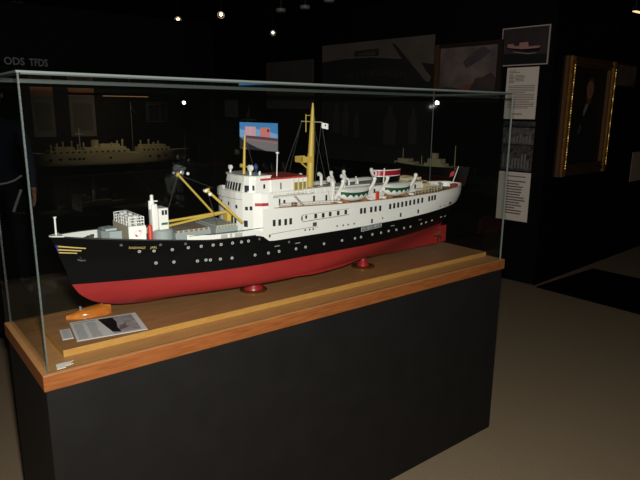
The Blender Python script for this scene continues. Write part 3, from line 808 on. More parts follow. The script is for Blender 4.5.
# derricks: two stowed, two raised
def boom(a, b, r0, r1, tip=True):
    q = MB(); q.tube([a, b], r0, 8, r1)
    a, b = V(a), V(b)
    if tip: q.ball(b, r1*1.9); q.ring(b, (b-a), r1*2.2, r1*.6, 10, 5)
    return q.build('derrick_boom', YEL, ship, True)
boom((.668, .215, 1.191), (.432, .215, 1.180), .0055, .004, False)
boom((.668, .230, 1.187), (.430, .190, 1.170), .0050, .004, False)
boom((.661, .31, 1.173), (.535, .31, 1.316), .0040, .0035)
boom((.668, .12, 1.166), (.553, .14, 1.280), .0045, .0040)
q = MB(); q.box(.661, .676, .208, .238, 1.158, 1.194, .002); q.build('boom_crutch', YEL, ship)
q = MB(); q.tube([(.535, .31, 1.318), (.552, .31, 1.33)], .003, 6); q.ball((.520, .31, 1.322), .005); q.lathe((.545, .30, 1.323), [(.003, -.004), (.007, -.002), (.007, .006), (.003, .009)], 12, 'y'); q.build('boom_block', SILVER, ship, True)
q = MB(); q.box(.541, .556, .133, .146, 1.276, 1.284, .001); q.lathe((.562, .138, 1.268), [(.003, -.004), (.006, -.002), (.006, .004), (.003, .006)], 12, 'y'); q.build('boom_block', WHITE, ship, True)
q = MB(); q.ball((.566, .30, 1.318), .0055); q.build('boom_block', WHITE, ship)
def wire(a, b, r=.0006): return MB().tube([a, b], r, 4).build('rigging_wire', mat('wire_grey', s2l(70, 70, 68), .6), ship)
wire((.535, .31, 1.316), (.455, .27, 1.15)); wire((.535, .31, 1.316), (.66, .30, 1.262)); wire((.553, .14, 1.28), (.60, .17, 1.16))
wire((1.0475, YC, 1.50), (1.03, .105, 1.20)); wire((1.044, YC-.060, 1.487), (1.06, .12, 1.20)); wire((1.044, YC+.060, 1.487), (.98, .36, 1.24)); wire((1.044, YC+.060, 1.487), (.965, YC+.03, 1.31))
wire((.752, .235, 1.445), (.80, .25, 1.31)); wire((1.044, YC-.060, 1.487), (.99, .15, 1.26))
# near bulwark along the well deck, with a barred gate
q = MB(); r = [[], [], [], []]
for i in range(20):
    x = .465+(.735-.465)*i/19; z = sheer(x); h = hb(x, z)
    r[0].append(V((x, YC-h-.0006, z-.001))); r[1].append(V((x, YC-h-.0006, z+.0165))); r[2].append(V((x, YC-h+.0015, z+.0165))); r[3].append(V((x, YC-h+.0015, z-.001)))
q.grid(r)
r = [[V((p.x, 2*YC-p.y, p.z)) for p in row] for row in r]; q.grid(r); q.build('well_bulwark', WHITE, ship)
q = MB()
for i in range(27):
    x = .578+.075*i/26
    if 8 <= i <= 10 or 14 <= i <= 16: continue
    z = sheer(x); y = YC-hb(x, z)-.0022; q.box(x-.0007, x+.0007, y, y+.001, z+.001, z+.015)
q.build('gate_bar', mat('gate_grey', s2l(150, 146, 132), .6), ship)
q = MB(); q.tube([V((x, YC-hb(x, sheer(x))-.0015, lt([(.465, 1.147), (.735, 1.1435)], x)+.001)) for x in (.47, .52, .58, .65, .70, .735)], .0009, 5); q.build('bulwark_rail', mat('wire_grey', s2l(70, 70, 68), .6), ship)
q = MB(); q.tube([(.121, YC, 1.150), (.1215, YC, 1.2245)], .0028, 8, .0024); q.box(.1175, .1255, YC-.004, YC+.004, 1.2235, 1.2265); q.build('bow_staff', WHITE, ship)
q = MB(); q.prism([(.102, YC-.004), (.108, YC-.012), (.135, YC-.030), (.135, YC+.03), (.108, YC+.012), (.102, YC+.004)], 1.1705, 1.1735); q.build('bow_plate', WHITE, ship)

# ------------------------------------------------------------------ support stands under the hull
def stand(x, label, h=.044, cone=((.037, 0), (.035, .008), (.028, .016), (.026, .032))):
    t = thing('model_stand', (x, YC, ZB), label, 'model stand', 'red turned stands under the ship model')
    MB().lathe((x, YC, ZB), [(.050, 0), (.051, .004), (.046, .008), (.030, .010)], 32).build('flange', BRASS, t, True)
    MB().lathe((x, YC, ZB+.009), cone, 28).build('post', mat('stand_red', s2l(150, 30, 36), .35), t, True)
stand(.780, 'red turned stand with brass flange under the hull, nearer the bow')
stand(1.325, 'red cone shaped stand with brass flange under the hull, nearer the stern', cone=((.027, 0), (.025, .006), (.016, .018), (.012, .031)))

# varnished half hull block lying on the board
q = MB(); R = []
for i in range(25):
    s = i/24; x = .150+.135*s; wd = .030*(1-(1-min(1, s/.55))**2.0)*(1 if s < .85 else 1-.35*((s-.85)/.15)); zt = .020+.012*s
    row = []
    for k in range(13):
        a = PI*k/12; row.append(V((x, .335-wd*math.cos(a), ZB+zt*(math.sin(a)**.55)*(.55+.45*min(1, s*3)))))
    R.append(row)
q.grid(R); q.poly([R[-1][k] for k in range(13)]); q.grid([[r[0] for r in R], [r[-1] for r in R]])
hbk = thing('wooden_hull_block', (.22, .335, ZB), 'small varnished orange wood hull block lying on the board under the bow', 'wood model')
q.build('carved_body', mat('varnished_pine', s2l(214, 134, 54), .2, noise=(16, s2l(176, 92, 30), .9, (1, 8, 3)), coat=.6), hbk, True)
for x in (.195, .262):
    MB().lathe((x, .335, ZB+.030), [(.0045, -.008), (.0045, .0035), (.003, .005)], 10).build('screw_head', SILVER, hbk, True)

# ------------------------------------------------------------------ generic small hull
def small_hull(q, x0, x1, yc, z0, zw, z1, beam, bow=1, F=None, n=30, sheer_=.0):
    """bow at x1 if bow>0; material 0 above zw, 1 below"""
    F = F or (lambda x, y, z: V((x, y, z)))
    L = x1-x0; lev = [0, .15, .4, .7, 1]
    def pt(s, z, sg):
        f = (z-z0)/(z1-z0); a = min(1, (1-s)/(.34-.08*f)); b = min(1, s/(.16))
        h = beam/2*(1-(1-a)**2)*(1-(1-b)**2.2)**.6*(.55+.45*min(1, f*2.2))
        st = .05*(1-f)*(1-s)*0; xs = s*(1-.05*(1-f)) if True else s
        x = x0+L*xs if bow > 0 else x1-L*xs
        return F(x, yc-sg*h, z+sheer_*f*(2*s-1)**2)
    zs = [z0+(zw-z0)*k/4 for k in range(5)]; zu = [zw+(z1-zw)*k/4 for k in range(5)]
    for sg in (1, -1):
        for k in range(4):
            q.mi = 1; q.grid([[pt(i/n, zs[k], sg) for i in range(n+1)], [pt(i/n, zs[k+1], sg) for i in range(n+1)]])
            q.mi = 0; q.grid([[pt(i/n, zu[k], sg) for i in range(n+1)], [pt(i/n, zu[k+1], sg) for i in range(n+1)]])
    q.mi = 1; q.grid([[pt(i/n, z0, 1) for i in range(n+1)], [pt(i/n, z0, -1) for i in range(n+1)]])
    q.mi = 0; q.grid([[pt(i/n, z1-.004, 1) for i in range(n+1)], [pt(i/n, z1-.004, -1) for i in range(n+1)]])
    return q

# ------------------------------------------------------------------ built-in showcase behind, with a cream liner model
BX0, BX1, BY0, BY1 = .52, 2.78, 4.2, 4.98
SB = .55
shc = thing('wall_showcase', ((BX0+BX1)/2, 4.6, 0), 'tall black showcase behind the case with glass front and white letters on its fascia', 'showcase')
MB().box(BX0, BX1, BY0, BY1, 0, SB).build('plinth', BLACKW, shc)
MB().box(BX0, BX1, BY0-.02, BY1, 1.735, 2.40).build('fascia', BLACKW, shc)
MB().box(BX0, BX0+.05, BY0, BY1, SB, 1.735).build('side_panel', BLACKW, shc)
MB().box(BX1-.05, BX1, BY0, BY1, SB, 1.735).build('side_panel', BLACKW, shc)
MB().box(BX0+.05, BX1-.05, BY1-.04, BY1, SB, 1.735).build('back_panel', mat('showcase_back', (.010, .0095, .009), .8), shc)
MB().box(BX0+.05, BX1-.05, BY0+.006, BY0+.012, SB, 1.735).build('glass_front', GLASS, shc)
LET = mat('grey_lettering', s2l(112, 112, 110), .6)
q = text_mesh('ODS', .086, lambda a, b, c: V((.782+a, BY0-.0205-c, 1.890+b)), .002, width=.160, bold=.0015); q.build('lettering', LET, shc)
q = text_mesh('TFDS', .086, lambda a, b, c: V((.978+a, BY0-.0205-c, 1.888+b)), .002, width=.152, bold=.0015); q.build('lettering', LET, shc)
q = MB(); q.box(1.30, 2.40, 4.235, 4.275, 1.650, 1.672); q.build('lamp_housing', mat('lamp_housing_dark', (.02, .015, .012), .5), shc)
q = MB(); q.box(1.62, 2.06, 4.236, 4.27, 1.645, 1.650); q.build('strip_lamp', mat('strip_lamp_glow', (.3, .15, .06), .5, emit=(1, .5, .2), es=.28), shc)
MB().box(.72, 2.70, 4.46, 4.90, SB, .875, .003).build('inner_plinth', mat('inner_plinth_dark', (.008, .007, .006), .7), shc)
def poster_flat(name, x0, x1, z0, z1, y, label, cat, shapes, base, group=None, th=.008):
    t = thing(name, ((x0+x1)/2, y, z0), label, cat, group)
    MB().box(x0, x1, y-th, y, z0, z1).build('print_sheet', base, t)
    for nm, pts, m in shapes:
        MB().poly([V((x, y-th-.0008, z)) for x, z in pts]).build(nm, m, t)
    return t
yb = BY1-.04
WOODP = mat('poster_header_brown', s2l(206, 140, 96), .7); PGREY = mat('poster_grey', s2l(136, 132, 122), .8)
for x0, x1, lab in ((1.49, 1.75, 'grey text panel with brown heading at the back of the showcase, above the cream liner'), (1.13, 1.34, 'grey text panel with brown heading in the showcase corner by the side glass')):
    poster_flat('information_poster', x0, x1, 1.24, 1.735, yb, lab, 'poster', [('heading', [(x0, 1.655), (x1, 1.655), (x1, 1.734), (x0, 1.734)], WOODP), ('printed_text', [(x0+.03, 1.3), (x1-.03, 1.3), (x1-.03, 1.58), (x0+.03, 1.58)], mat('poster_text', s2l(112, 108, 102), .8))], PGREY)
fp = poster_flat('framed_drawing', 2.31, 2.56, 1.385, 1.605, yb, 'small framed grey drawing on the showcase back beside the spotlight', 'picture', [], mat('drawing_dark', s2l(52, 54, 56), .8))
q = MB()
for a, b, c, d in ((2.31, 2.56, 1.385, 1.395), (2.31, 2.56, 1.595, 1.605), (2.31, 2.32, 1.385, 1.605), (2.55, 2.56, 1.385, 1.605), (2.47, 2.48, 1.395, 1.595), (2.33, 2.45, 1.575, 1.585), (2.33, 2.34, 1.41, 1.58)):
    q.box(a, b, yb-.012, yb-.008, c, d)
q.build('frame', mat('drawing_frame', s2l(112, 114, 116), .5), fp)

CREAM = mat('cream_paint', s2l(226, 214, 178), .6); DARKH = mat('liner_dark_hull', (.012, .010, .010), .5)
s2 = thing('ship_model', (1.8, 4.62, .875), 'cream liner model with rows of small windows in the dark showcase', 'ship model')
q = MB(); small_hull(q, .985, 2.66, 4.62, .885, .968, 1.080, .20, 1, sheer_=.022); q.build('hull', [CREAM, DARKH], s2, True)
h1 = MB().box(1.17, 1.95, 4.535, 4.705, 1.083, 1.118).build('deckhouse', CREAM, s2)
MB().box(1.22, 1.40, 4.545, 4.695, 1.118, 1.150).build('upper_deckhouse', CREAM, s2); MB().box(1.50, 1.92, 4.545, 4.695, 1.118, 1.142).build('upper_deckhouse', CREAM, s2)
MB().box(1.66, 1.86, 4.56, 4.68, 1.142, 1.172).build('bridge', CREAM, s2); h3 = MB().box(2.07, 2.40, 4.54, 4.70, 1.083, 1.130).build('deckhouse', CREAM, s2)
MB().box(2.10, 2.36, 4.55, 4.69, 1.130, 1.155).build('upper_deckhouse', CREAM, s2)
q = MB(); q.lathe((1.62, 4.62, 1.14), [(.035, 0), (.033, .075), (.028, .075)], 16); q.build('funnel', CREAM, s2, True)
for x, h in ((2.02, .55), (1.36, .22), (1.36, .22)):
    pass
q = MB(); q.tube([(2.02, 4.62, 1.08), (2.02, 4.62, 1.60)], .006, 6, .003); q.tube([(2.02, 4.62, 1.55), (2.07, 4.62, 1.48)], .002, 5); q.build('mast', mat('mast_grey', s2l(120, 118, 110), .6), s2)
q = MB(); q.tube([(1.475, 4.62, 1.10), (1.475, 4.62, 1.335)], .006, 6, .004); q.box(1.44, 1.51, 4.60, 4.64, 1.275, 1.281); q.build('mast', mat('mast_pale', s2l(220, 224, 226), .5), s2)
for x in [1.20+.057*i for i in range(13)]:
    MB().box(x, x+.022, 4.5345, 4.536, 1.094, 1.108).build('window', DARKW, h1)
for x in [2.10+.05*i for i in range(6)]:
    MB().box(x, x+.02, 4.5395, 4.541, 1.095, 1.112).build('window', DARKW, h3)
for x in (1.15, 1.24, 1.33, 1.37, 1.42, 1.46, 1.73, 2.15, 2.24, 2.33):
    q = MB(); q.box(x, x+.026, 4.5185, 4.5215, 1.028, 1.046); q.build('scuttle', DARKW, s2)
for i in range(18):
    x = 1.18+.066*i
    if 1.95 < x < 2.06: continue
    q = MB(); q.lathe((x, 4.56+.03*(i % 3), 1.118), [(.008, 0), (.008, .04+.012*(i % 4)), (.012, .05+.012*(i % 4)), (.006, .062+.012*(i % 4))], 8); q.build('ventilator', CREAM, s2)
s4 = thing('boat_model', (1.56, 4.34, SB), 'small beige barge model low on the showcase floor under the cream liner', 'boat model')
q = MB(); small_hull(q, 1.38, 1.80, 4.34, .562, .582, .620, .09, 1, sheer_=.01); q.build('hull', [mat('barge_beige', s2l(140, 124, 100), .7), DARKH], s4, True)
MB().box(1.45, 1.66, 4.315, 4.365, .618, .640).build('cabin', mat('barge_beige', s2l(140, 124, 100), .7), s4)
q = MB(); q.tube([(1.50, 4.34, .62), (1.50, 4.34, .73)], .004, 6); q.tube([(1.70, 4.34, .62), (1.70, 4.34, .70)], .003, 6); q.build('mast', mat('mast_grey', s2l(120, 118, 110), .6), s4)
MB().box(1.42, 1.78, 4.315, 4.365, SB, .563).build('cradle', mat('cradle_brown', s2l(92, 62, 44), .6), s4)

BULB = mat('halogen_bulb', (1, 1, 1), .3, emit=(1, .97, .9), es=60)
def spot(name, p, aim, label, R=.03, L=.07, bulb=BULB, stem_to=None, group=None, cat='spotlight', br=.6, hidden_back=False):
    p = V(p); a = (V(aim)-p).normalized(); t = thing(name, p, label, cat, group)
    u = a.orthogonal().normalized(); w_ = a.cross(u)
    def cone(prof, m, nm):
        q = MB(); q.grid([[p+a*h+(u*math.cos(2*PI*k/16)+w_*math.sin(2*PI*k/16))*r for k in range(16)] for r, h in prof], True)
        q.build(nm, m, t, True)
    cone([(.001, -L), (R*.75, -L), (R, 0), (R*.9, 0), (R*.7, -L*.3), (.001, -L*.35)], mat('lamp_black', (.01, .01, .01), .5), 'lamp_housing')
    cone([(.001, -L*.28), (R*br, -L*.22), (R*br, -L*.12), (.001, -L*.02)], bulb, 'bulb')
    if stem_to is not None:
        MB().tube([p-a*L*.6, V(stem_to)], .006, 6).build('stem', mat('lamp_black', (.01, .01, .01), .5), t)
    return t
spot('spotlight', (2.475, 4.30, 1.597), CAM, 'small bright halogen spotlight inside the showcase at the end of the strip lamp', .022, .05, stem_to=(2.475, 4.32, 1.735), br=.55)

# dark plinth at the frame's edge
pl = thing('display_plinth', (-.1, 3.0, 0), 'black square plinth on the carpet in front of the standing person', 'plinth')
MB().box(-.6, .345, 2.72, 3.25, 0, .74, .003).build('body', BLACKW, pl); MB().box(-.61, .355, 2.71, 3.26, .74, .765, .003).build('top_board', BLACKW, pl)

# ------------------------------------------------------------------ wall A: prints, painting, mural, monitor
def hang(name, label, cat, u0, u1, z0, z1, th=.012, base=PAPER, group=None, sheet='print_sheet'):
    """rectangle on wall A between u1 (left) and u0 (right); returns thing and frame f(a,b,c): a rightwards, b up from the lower left corner"""
    t = thing(name, FA((u0+u1)/2, z0, 0), label, cat, group)
    F = lambda a, b, c=0: FA(u1-a, z0+b, th+c)
    MB().obox(lambda a, b, c: FA(u1-a, z0+b, c), 0, u1-u0, 0, z1-z0, 0, th).build(sheet, base, t)
    return t, F, u1-u0, z1-z0
def shp(t, F, name, pts, m, c=.0010): return MB().poly([F(a, b, c) for a, b in pts]).build(name, m, t)
def lines(t, F, rows, m, name='printed_text'):
    q = MB()
    for a0, a1, b, h in rows: q.obox(F, a0, a1, b, b+h, .0003, .0010)
    return q.build(name, m, t)
# ship photograph at the top
PH = mat('photo_sea', s2l(58, 50, 50), .45, noise=(9, s2l(74, 62, 60), 1))
t, F, W_, H_ = hang('ship_photograph', 'dark photo of a ship at sea with pale border, top of the partition prints', 'photograph', .049, .480, 1.924, 2.241, base=mat('photo_border', s2l(196, 180, 172), .7))
shp(t, F, 'image', [(.009, .009), (W_-.009, .009), (W_-.009, H_-.009), (.009, H_-.009)], PH, .0008)
shp(t, F, 'lower_sea', [(.009, .009), (W_-.009, .009), (W_-.009, .085), (.009, .105)], mat('photo_sea_dark', s2l(34, 32, 36), .45), .0014)
shp(t, F, 'ship_hull', [(.05, .150), (.13, .130), (.25, .108), (.35, .112), (.36, .140), (.20, .142), (.10, .158)], mat('photo_hull', (.006, .005, .006), .5), .0022)
shp(t, F, 'deckhouse', [(.055, .158), (.06, .182), (.11, .182), (.12, .165), (.165, .160), (.17, .188), (.245, .190), (.255, .15), (.30, .155), (.36, .152), (.345, .136), (.20, .134), (.09, .148)], mat('photo_ship_pink', s2l(190, 138, 124), .6), .0028)
shp(t, F, 'wave', [(.11, .112), (.25, .090), (.32, .094), (.32, .100), (.25, .098), (.12, .118)], mat('photo_wave', s2l(150, 140, 138), .6), .0022)
# sheets of text
def textsheet(u0, u1, z0, z1, label, rows):
    t, F, W_, H_ = hang('text_sheet', label, 'sheet', u0, u1, z0, z1, .003)
    lines(t, F, [(a0*W_, a1*W_, b*H_, h*H_) for a0, a1, b, h in rows], INK); return t
rows = [(.08, .30, .93, .012), (.08, .42, .90, .012)] + [(.08, .20+.1*random.random(), .86-.026*i, .011) for i in range(7)] + [(.28, .5+.12*random.random(), .84-.026*i, .011) for i in range(5)] + \
       [(.08, .92-.3*(i in (4, 9, 13))*random.random(), .64-.033*i, .012) for i in range(14)] + [(.24, .58, .10-.02*i, .01) for i in range(2)]
textsheet(.121, .413, 1.472, 1.909, 'tall white sheet of printed text directly under the ship photo', rows)
rows = [(.25, .85, .90, .022)] + [(.22, .55+.35*random.random(), .80-.055*i, .026) for i in range(13)]
textsheet(.111, .416, .568, 1.007, 'white sheet of large printed text, lowest of the partition prints', rows)
BW1 = mat('bw_print_dark', s2l(44, 40, 40), .5, noise=(22, s2l(92, 86, 84), 1)); BW2 = mat('bw_print_mid', s2l(58, 54, 54), .5, noise=(30, s2l(120, 114, 112), 1)); BW3 = mat('bw_print_deep', s2l(30, 28, 28), .5, noise=(34, s2l(110, 104, 100), .9))
for (z0, z1, m, lab) in ((1.408, 1.452, BW1, 'narrow black and white photo strip right under the tall text sheet'), (1.252, 1.398, BW2, 'black and white street photo between the narrow strip and the crowd photo'), (1.020, 1.246, BW3, 'dark black and white crowd photo above the lowest text sheet')):
    t, F, W_, H_ = hang('archive_photograph', lab, 'photograph', .112, .408, z0, z1, .004, base=m)
    q = MB()
    for k in range(9):
        a = W_*(.05+.1*k); hh = H_*(.25+.35*random.random()); q.obox(F, a, a+W_*.055, H_*.1, H_*.1+hh, .0002, .0008)
    q.build('figure_shapes', mat('bw_light', s2l(128, 122, 118), .6) if m != BW1 else INKD, t)
# marine painting
FRB = mat('frame_brown', s2l(40, 26, 18), .6); SKY = mat('painting_sky', s2l(134, 116, 104), .6, noise=(5, s2l(84, 74, 76), 1), bump=(40, .2, .002))
t, F, W_, H_ = hang('marine_painting', 'large framed painting of a cloudy sky and ships beside the ship photo', 'painting', .455, 1.158, 1.62, 2.150, .02, base=FRB, sheet='backing')
shp(t, F, 'canvas', [(.05, .05), (W_-.05, .05), (W_-.05, H_-.035), (.05, H_-.035)], SKY, .001)
shp(t, F, 'dark_cloud', [(.30, .36), (.40, .44), (.50, .49), (.58, .44), (.50, .38), (.40, .33), (.34, .30)], mat('cloud_dark', s2l(68, 60, 66), .7, noise=(8, s2l(90, 80, 82), 1)), .0016)
shp(t, F, 'smoke', [(.34, .12), (.42, .16), (.44, .21), (.52, .22), (.60, .26), (W_-.052, .20), (W_-.052, .10), (.40, .10)], mat('smoke_dark', s2l(56, 46, 46), .7, noise=(9, s2l(80, 66, 62), 1)), .0018)
shp(t, F, 'dark_sea', [(.05, .05), (W_-.05, .05), (W_-.05, .11), (.30, .12), (.12, .14), (.05, .13)], mat('sea_dark', s2l(40, 40, 42), .6, noise=(14, s2l(66, 64, 66), 1)), .0024)
shp(t, F, 'red_boat', [(.29, .10), (.38, .10), (.42, .165), (.33, .155), (.28, .14)], mat('boat_red', s2l(124, 72, 60), .7), .003)
for (a0, a1, b0, b1) in ((0, .045, 0, H_), (W_-.045, W_, 0, H_), (.045, W_-.045, 0, .045), (.045, W_-.045, H_-.03, H_)):
    MB().obox(F, a0, a1, b0, b1, 0, .022).build('frame_rail', FRB if a0 > .01 else mat('frame_gilt_dull', s2l(88, 60, 36), .5), t)
# mural of a ship's stern
LG = mat('mural_light', s2l(98, 90, 80), .8, noise=(4, s2l(86, 78, 70), 1)); DGm = mat('mural_dark', s2l(26, 24, 24), .8, noise=(5, s2l(34, 31, 30), 1))
t, F, W_, H_ = hang('stern_mural', 'huge black and white print of a ship stern with its name, behind the glass', 'print', 1.188, 2.737, .98, 2.255, .01, base=DGm)
shp(t, F, 'pale_superstructure', [(0, 1.09), (.35, 1.11), (.75, 1.105), (1.17, 1.065), (1.35, .88), (1.50, .83), (W_, .93), (W_, H_-.002), (0, H_-.002)], LG, .0008)
shp(t, F, 'window_row', [(.50, 1.125), (.85, 1.115), (.85, 1.19), (.50, 1.185)], mat('mural_window', s2l(40, 37, 36), .8), .0016)
shp(t, F, 'window_light', [(.56, 1.135), (.80, 1.125), (.80, 1.165), (.56, 1.16)], mat('mural_window_light', s2l(66, 60, 58), .8), .0022)
shp(t, F, 'stay', [(1.02, H_-.05), (1.06, H_-.05), (1.47, .83), (1.30, .90)], mat('mural_stay', s2l(34, 31, 30), .8), .0016)
shp(t, F, 'dark_boat', [(1.40, 1.02), (W_, 1.0), (W_, .86), (1.46, .94)], DGm, .0016)
for a, b, hh, wd in ((.19, .30, .34, .10), (.34, .28, .36, .09), (.95, .20, .40, .16), (.52, .26, .30, .07), (1.28, .22, .36, .10)):
    shp(t, F, 'figure', [(a, b), (a+wd, b), (a+wd*1.05, b+hh*.65), (a+wd*.72, b+hh*.8), (a+wd*.68, b+hh), (a+wd*.36, b+hh), (a+wd*.32, b+hh*.8), (a-.01, b+hh*.62)], mat('mural_figure', s2l(58, 52, 47), .8), .0016)
shp(t, F, 'quay', [(0, 0), (W_, 0), (W_, .16), (0, .18)], mat('mural_quay', s2l(44, 40, 37), .8, noise=(8, s2l(34, 31, 30), 1)), .0012)
LT = mat('mural_letter', s2l(52, 49, 46), .8)
q = text_mesh('VESTERAALEN', .088, lambda a, b, c: F(.372+a, .885+b+.05*math.sin(PI*a/.85)*.5, .001+c), .001, width=.85); q.build('ship_lettering', LT, t)
q = text_mesh('STOKMARKNES', .080, lambda a, b, c: F(.42+a, .63+b, .001+c), .001, width=.80); q.build('ship_lettering', mat('mural_letter_dim', s2l(44, 41, 39), .8), t)
# plain grey panel
t, F, W_, H_ = hang('grey_picture', 'plain grey picture in a thin frame beyond the stern print', 'picture', 2.886, 3.756, 1.55, 2.115, .012, base=mat('picture_frame_dim', s2l(92, 72, 56), .6))
shp(t, F, 'image', [(.03, .02), (W_-.01, .02), (W_-.01, H_-.01), (.03, H_-.01)], mat('picture_grey', s2l(72, 68, 62), .8, noise=(3, s2l(62, 58, 54), 1)), .0008)
# monitor
t, F, W_, H_ = hang('wall_monitor', 'lit monitor showing pink buildings under blue sky, behind the mast', 'monitor', 3.495, 4.345, .985, 1.385, .03, base=mat('monitor_black', (.006, .006, .006), .4), sheet='casing')
def scr(name, r, g, b, pts, c):
    col = s2l(r, g, b); shp(t, F, name, [(a*(W_-.04)+.02, d*(H_-.04)+.02) for a, d in pts], mat('screen_'+name, (.01, .01, .01), .4, emit=col, es=.85), c)
scr('sky', 74, 136, 190, [(0, 0), (1, 0), (1, 1), (0, 1)], .0008)
scr('sky_pale', 130, 170, 212, [(0, .45), (1, .45), (1, .62), (.55, .75), (.45, .78), (.2, .7), (0, .75)], .0014)
scr('ground', 124, 118, 118, [(.12, .0), (1, 0), (1, .47), (.5, .5), (.2, .5), (.14, .3)], .002)
scr('dark_field', 50, 46, 50, [(0, 0), (.7, 0), (.5, .08), (.28, .2), (.14, .3), (0, .45)], .0026)
scr('building', 218, 164, 170, [(.15, .5), (.44, .48), (.44, .85), (.15, .85)], .0026)
scr('building_gap', 190, 190, 214, [(.28, .5), (.305, .5), (.305, .84), (.28, .84)], .0032)
scr('building_red', 216, 126, 116, [(.56, .47), (.81, .47), (.81, .83), (.56, .83)], .0026)
scr('emblem', 70, 50, 70, [(.74, .68), (.79, .68), (.79, .78), (.74, .78)], .0034)
scr('town', 96, 72, 84, [(.15, .42), (1, .38), (1, .47), (.6, .5), (.15, .52)], .0036)
scr('promenade', 168, 116, 112, [(.2, .36), (1, .28), (1, .33), (.2, .40)], .0038)
# loose sheet
t, F, W_, H_ = hang('notice_sheet', 'small dim grey notice sheet near the lit monitor', 'sheet', 4.40, 4.70, 1.430, 1.66, .004, base=mat('notice_grey', s2l(92, 94, 92), .8))
lines(t, F, [(.03, .26, .03+.025*i, .008) for i in range(8)], mat('notice_ink', s2l(70, 72, 70), .8))

# ------------------------------------------------------------------ third ship model on a low plinth before the mural
FS = lambda x, y, z: FA(1.47-.8*x, z, y)
p3 = thing('display_plinth', FA(1.12, 0, .30), 'long black plinth against the partition carrying the dark red cargo ship model', 'plinth')
MB().obox(lambda a, b, c: FA(a, b, c), .50, 1.80, 0, .84, .06, .52).build('body', BLACKW, p3); MB().obox(lambda a, b, c: FA(a, b, c), .49, 1.81, .84, .862, .05, .53).build('top_board', BLACKW, p3)
s3 = thing('ship_model', FA(1.15, .862, .30), 'dark hulled cargo ship model with beige deckhouses in front of the partition wall', 'ship model')
BG = mat('old_beige', s2l(206, 192, 150), .7)
q = MB(); small_hull(q, .10, 1.16, .30, .872, .955, 1.030, .15, 1, FS, sheer_=.02); q.build('hull', [mat('cargo_hull_dark', (.010, .009, .009), .5), mat('cargo_hull_red', s2l(70, 22, 20), .6)], s3, True)
MB().obox(FS, .14, .42, .25, .35, 1.026, 1.055).build('deckhouse', BG, s3); MB().obox(FS, .18, .34, .26, .34, 1.055, 1.082).build('upper_deckhouse', BG, s3)
MB().obox(FS, .58, .84, .25, .35, 1.026, 1.058).build('deckhouse', BG, s3); MB().obox(FS, .62, .80, .26, .34, 1.058, 1.10).build('bridge', BG, s3)
MB().obox(FS, .42, .58, .24, .36, 1.026, 1.037).build('deck_plate', BG, s3); MB().obox(FS, .84, 1.04, .25, .35, 1.026, 1.040).build('deck_plate', BG, s3)
for x, h in ((.22, .15), (.50, .09), (.96, .20)): MB().tube([FS(x, .30, 1.03), FS(x, .30, 1.03+h)], .005, 6, .003).build('mast', BG, s3)
q = MB(); q.obox(FS, .66, .72, .28, .32, 1.10, 1.15); q.build('funnel', BG, s3)
for x in (.2, .45, .7, .95): MB().obox(FS, x-.015, x+.015, .27, .33, .862, .874).build('keel_block', FRB, s3)
spp = FA(1.039, 1.610, .14)
spot('spotlight', spp, CAM, 'small bright halogen spotlight on an arm below the marine painting', .022, .05, stem_to=FA(1.039, 1.605, .0), br=.6)

# ------------------------------------------------------------------ wall B: gilt portrait and two dim pictures
def hangB(name, label, cat, u0, u1, z0, z1, th, base, sheet='backing'):
    t = thing(name, FB((u0+u1)/2, z0, 0), label, cat)
    F = lambda a, b, c=0: FB(u0+a, z0+b, th+c)
    MB().obox(lambda a, b, c: FB(u0+a, z0+b, c), 0, u1-u0, 0, z1-z0, 0, th).build(sheet, base, t)
    return t, F, u1-u0, z1-z0
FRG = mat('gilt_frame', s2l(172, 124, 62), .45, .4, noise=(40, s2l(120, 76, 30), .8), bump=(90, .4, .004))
t, F, W_, H_ = hangB('portrait_painting', 'tall gilt framed dark portrait of a suited man on the side wall', 'painting', .165, 1.12, .975, 2.000, .02, FRB)
shp(t, F, 'canvas', [(.10, .10), (W_-.10, .10), (W_-.10, H_-.08), (.10, H_-.08)], mat('portrait_ground', s2l(24, 18, 15), .6, noise=(5, s2l(34, 26, 20), 1)), .001)
shp(t, F, 'suit', [(.24, .11), (.70, .11), (.74, .40), (.68, .56), (.56, .64), (.45, .66), (.34, .58), (.28, .40)], mat('portrait_suit', (.006, .006, .007), .7), .0016)
shp(t, F, 'shirt', [(.42, .56), (.47, .655), (.53, .66), (.50, .60), (.44, .52)], mat('portrait_shirt', s2l(150, 130, 112), .7), .0022)
shp(t, F, 'neck', [(.46, .63), (.56, .64), (.56, .70), (.47, .70)], mat('portrait_skin_shade', s2l(96, 62, 48), .7), .0026)
shp(t, F, 'face', [(.455+.070*(1+math.cos(2*PI*k/20))-.005, .765+.088*math.sin(2*PI*k/20)) for k in range(20)], mat('portrait_skin', s2l(150, 104, 80), .7), .003)
shp(t, F, 'hair', [(.45, .80), (.47, .86), (.53, .875), (.59, .86), (.605, .80), (.60, .74), (.58, .79), (.55, .835), (.50, .84)], mat('portrait_hair', s2l(60, 48, 40), .8), .0036)
shp(t, F, 'hand', [(.36, .36), (.40, .37), (.41, .44), (.38, .46), (.355, .42)], mat('portrait_skin_shade', s2l(96, 62, 48), .7), .0026)
q = MB()
for (a, b, w2) in ((.485, .785, .014), (.545, .785, .014), (.512, .715, .03)): q.obox(F, a, a+w2, b, b+.005, .0032, .0036)
q.obox(F, .518, .526, .745, .775, .0032, .0038)
q.build('facial_feature', mat('portrait_feature', s2l(70, 40, 32), .7), t)
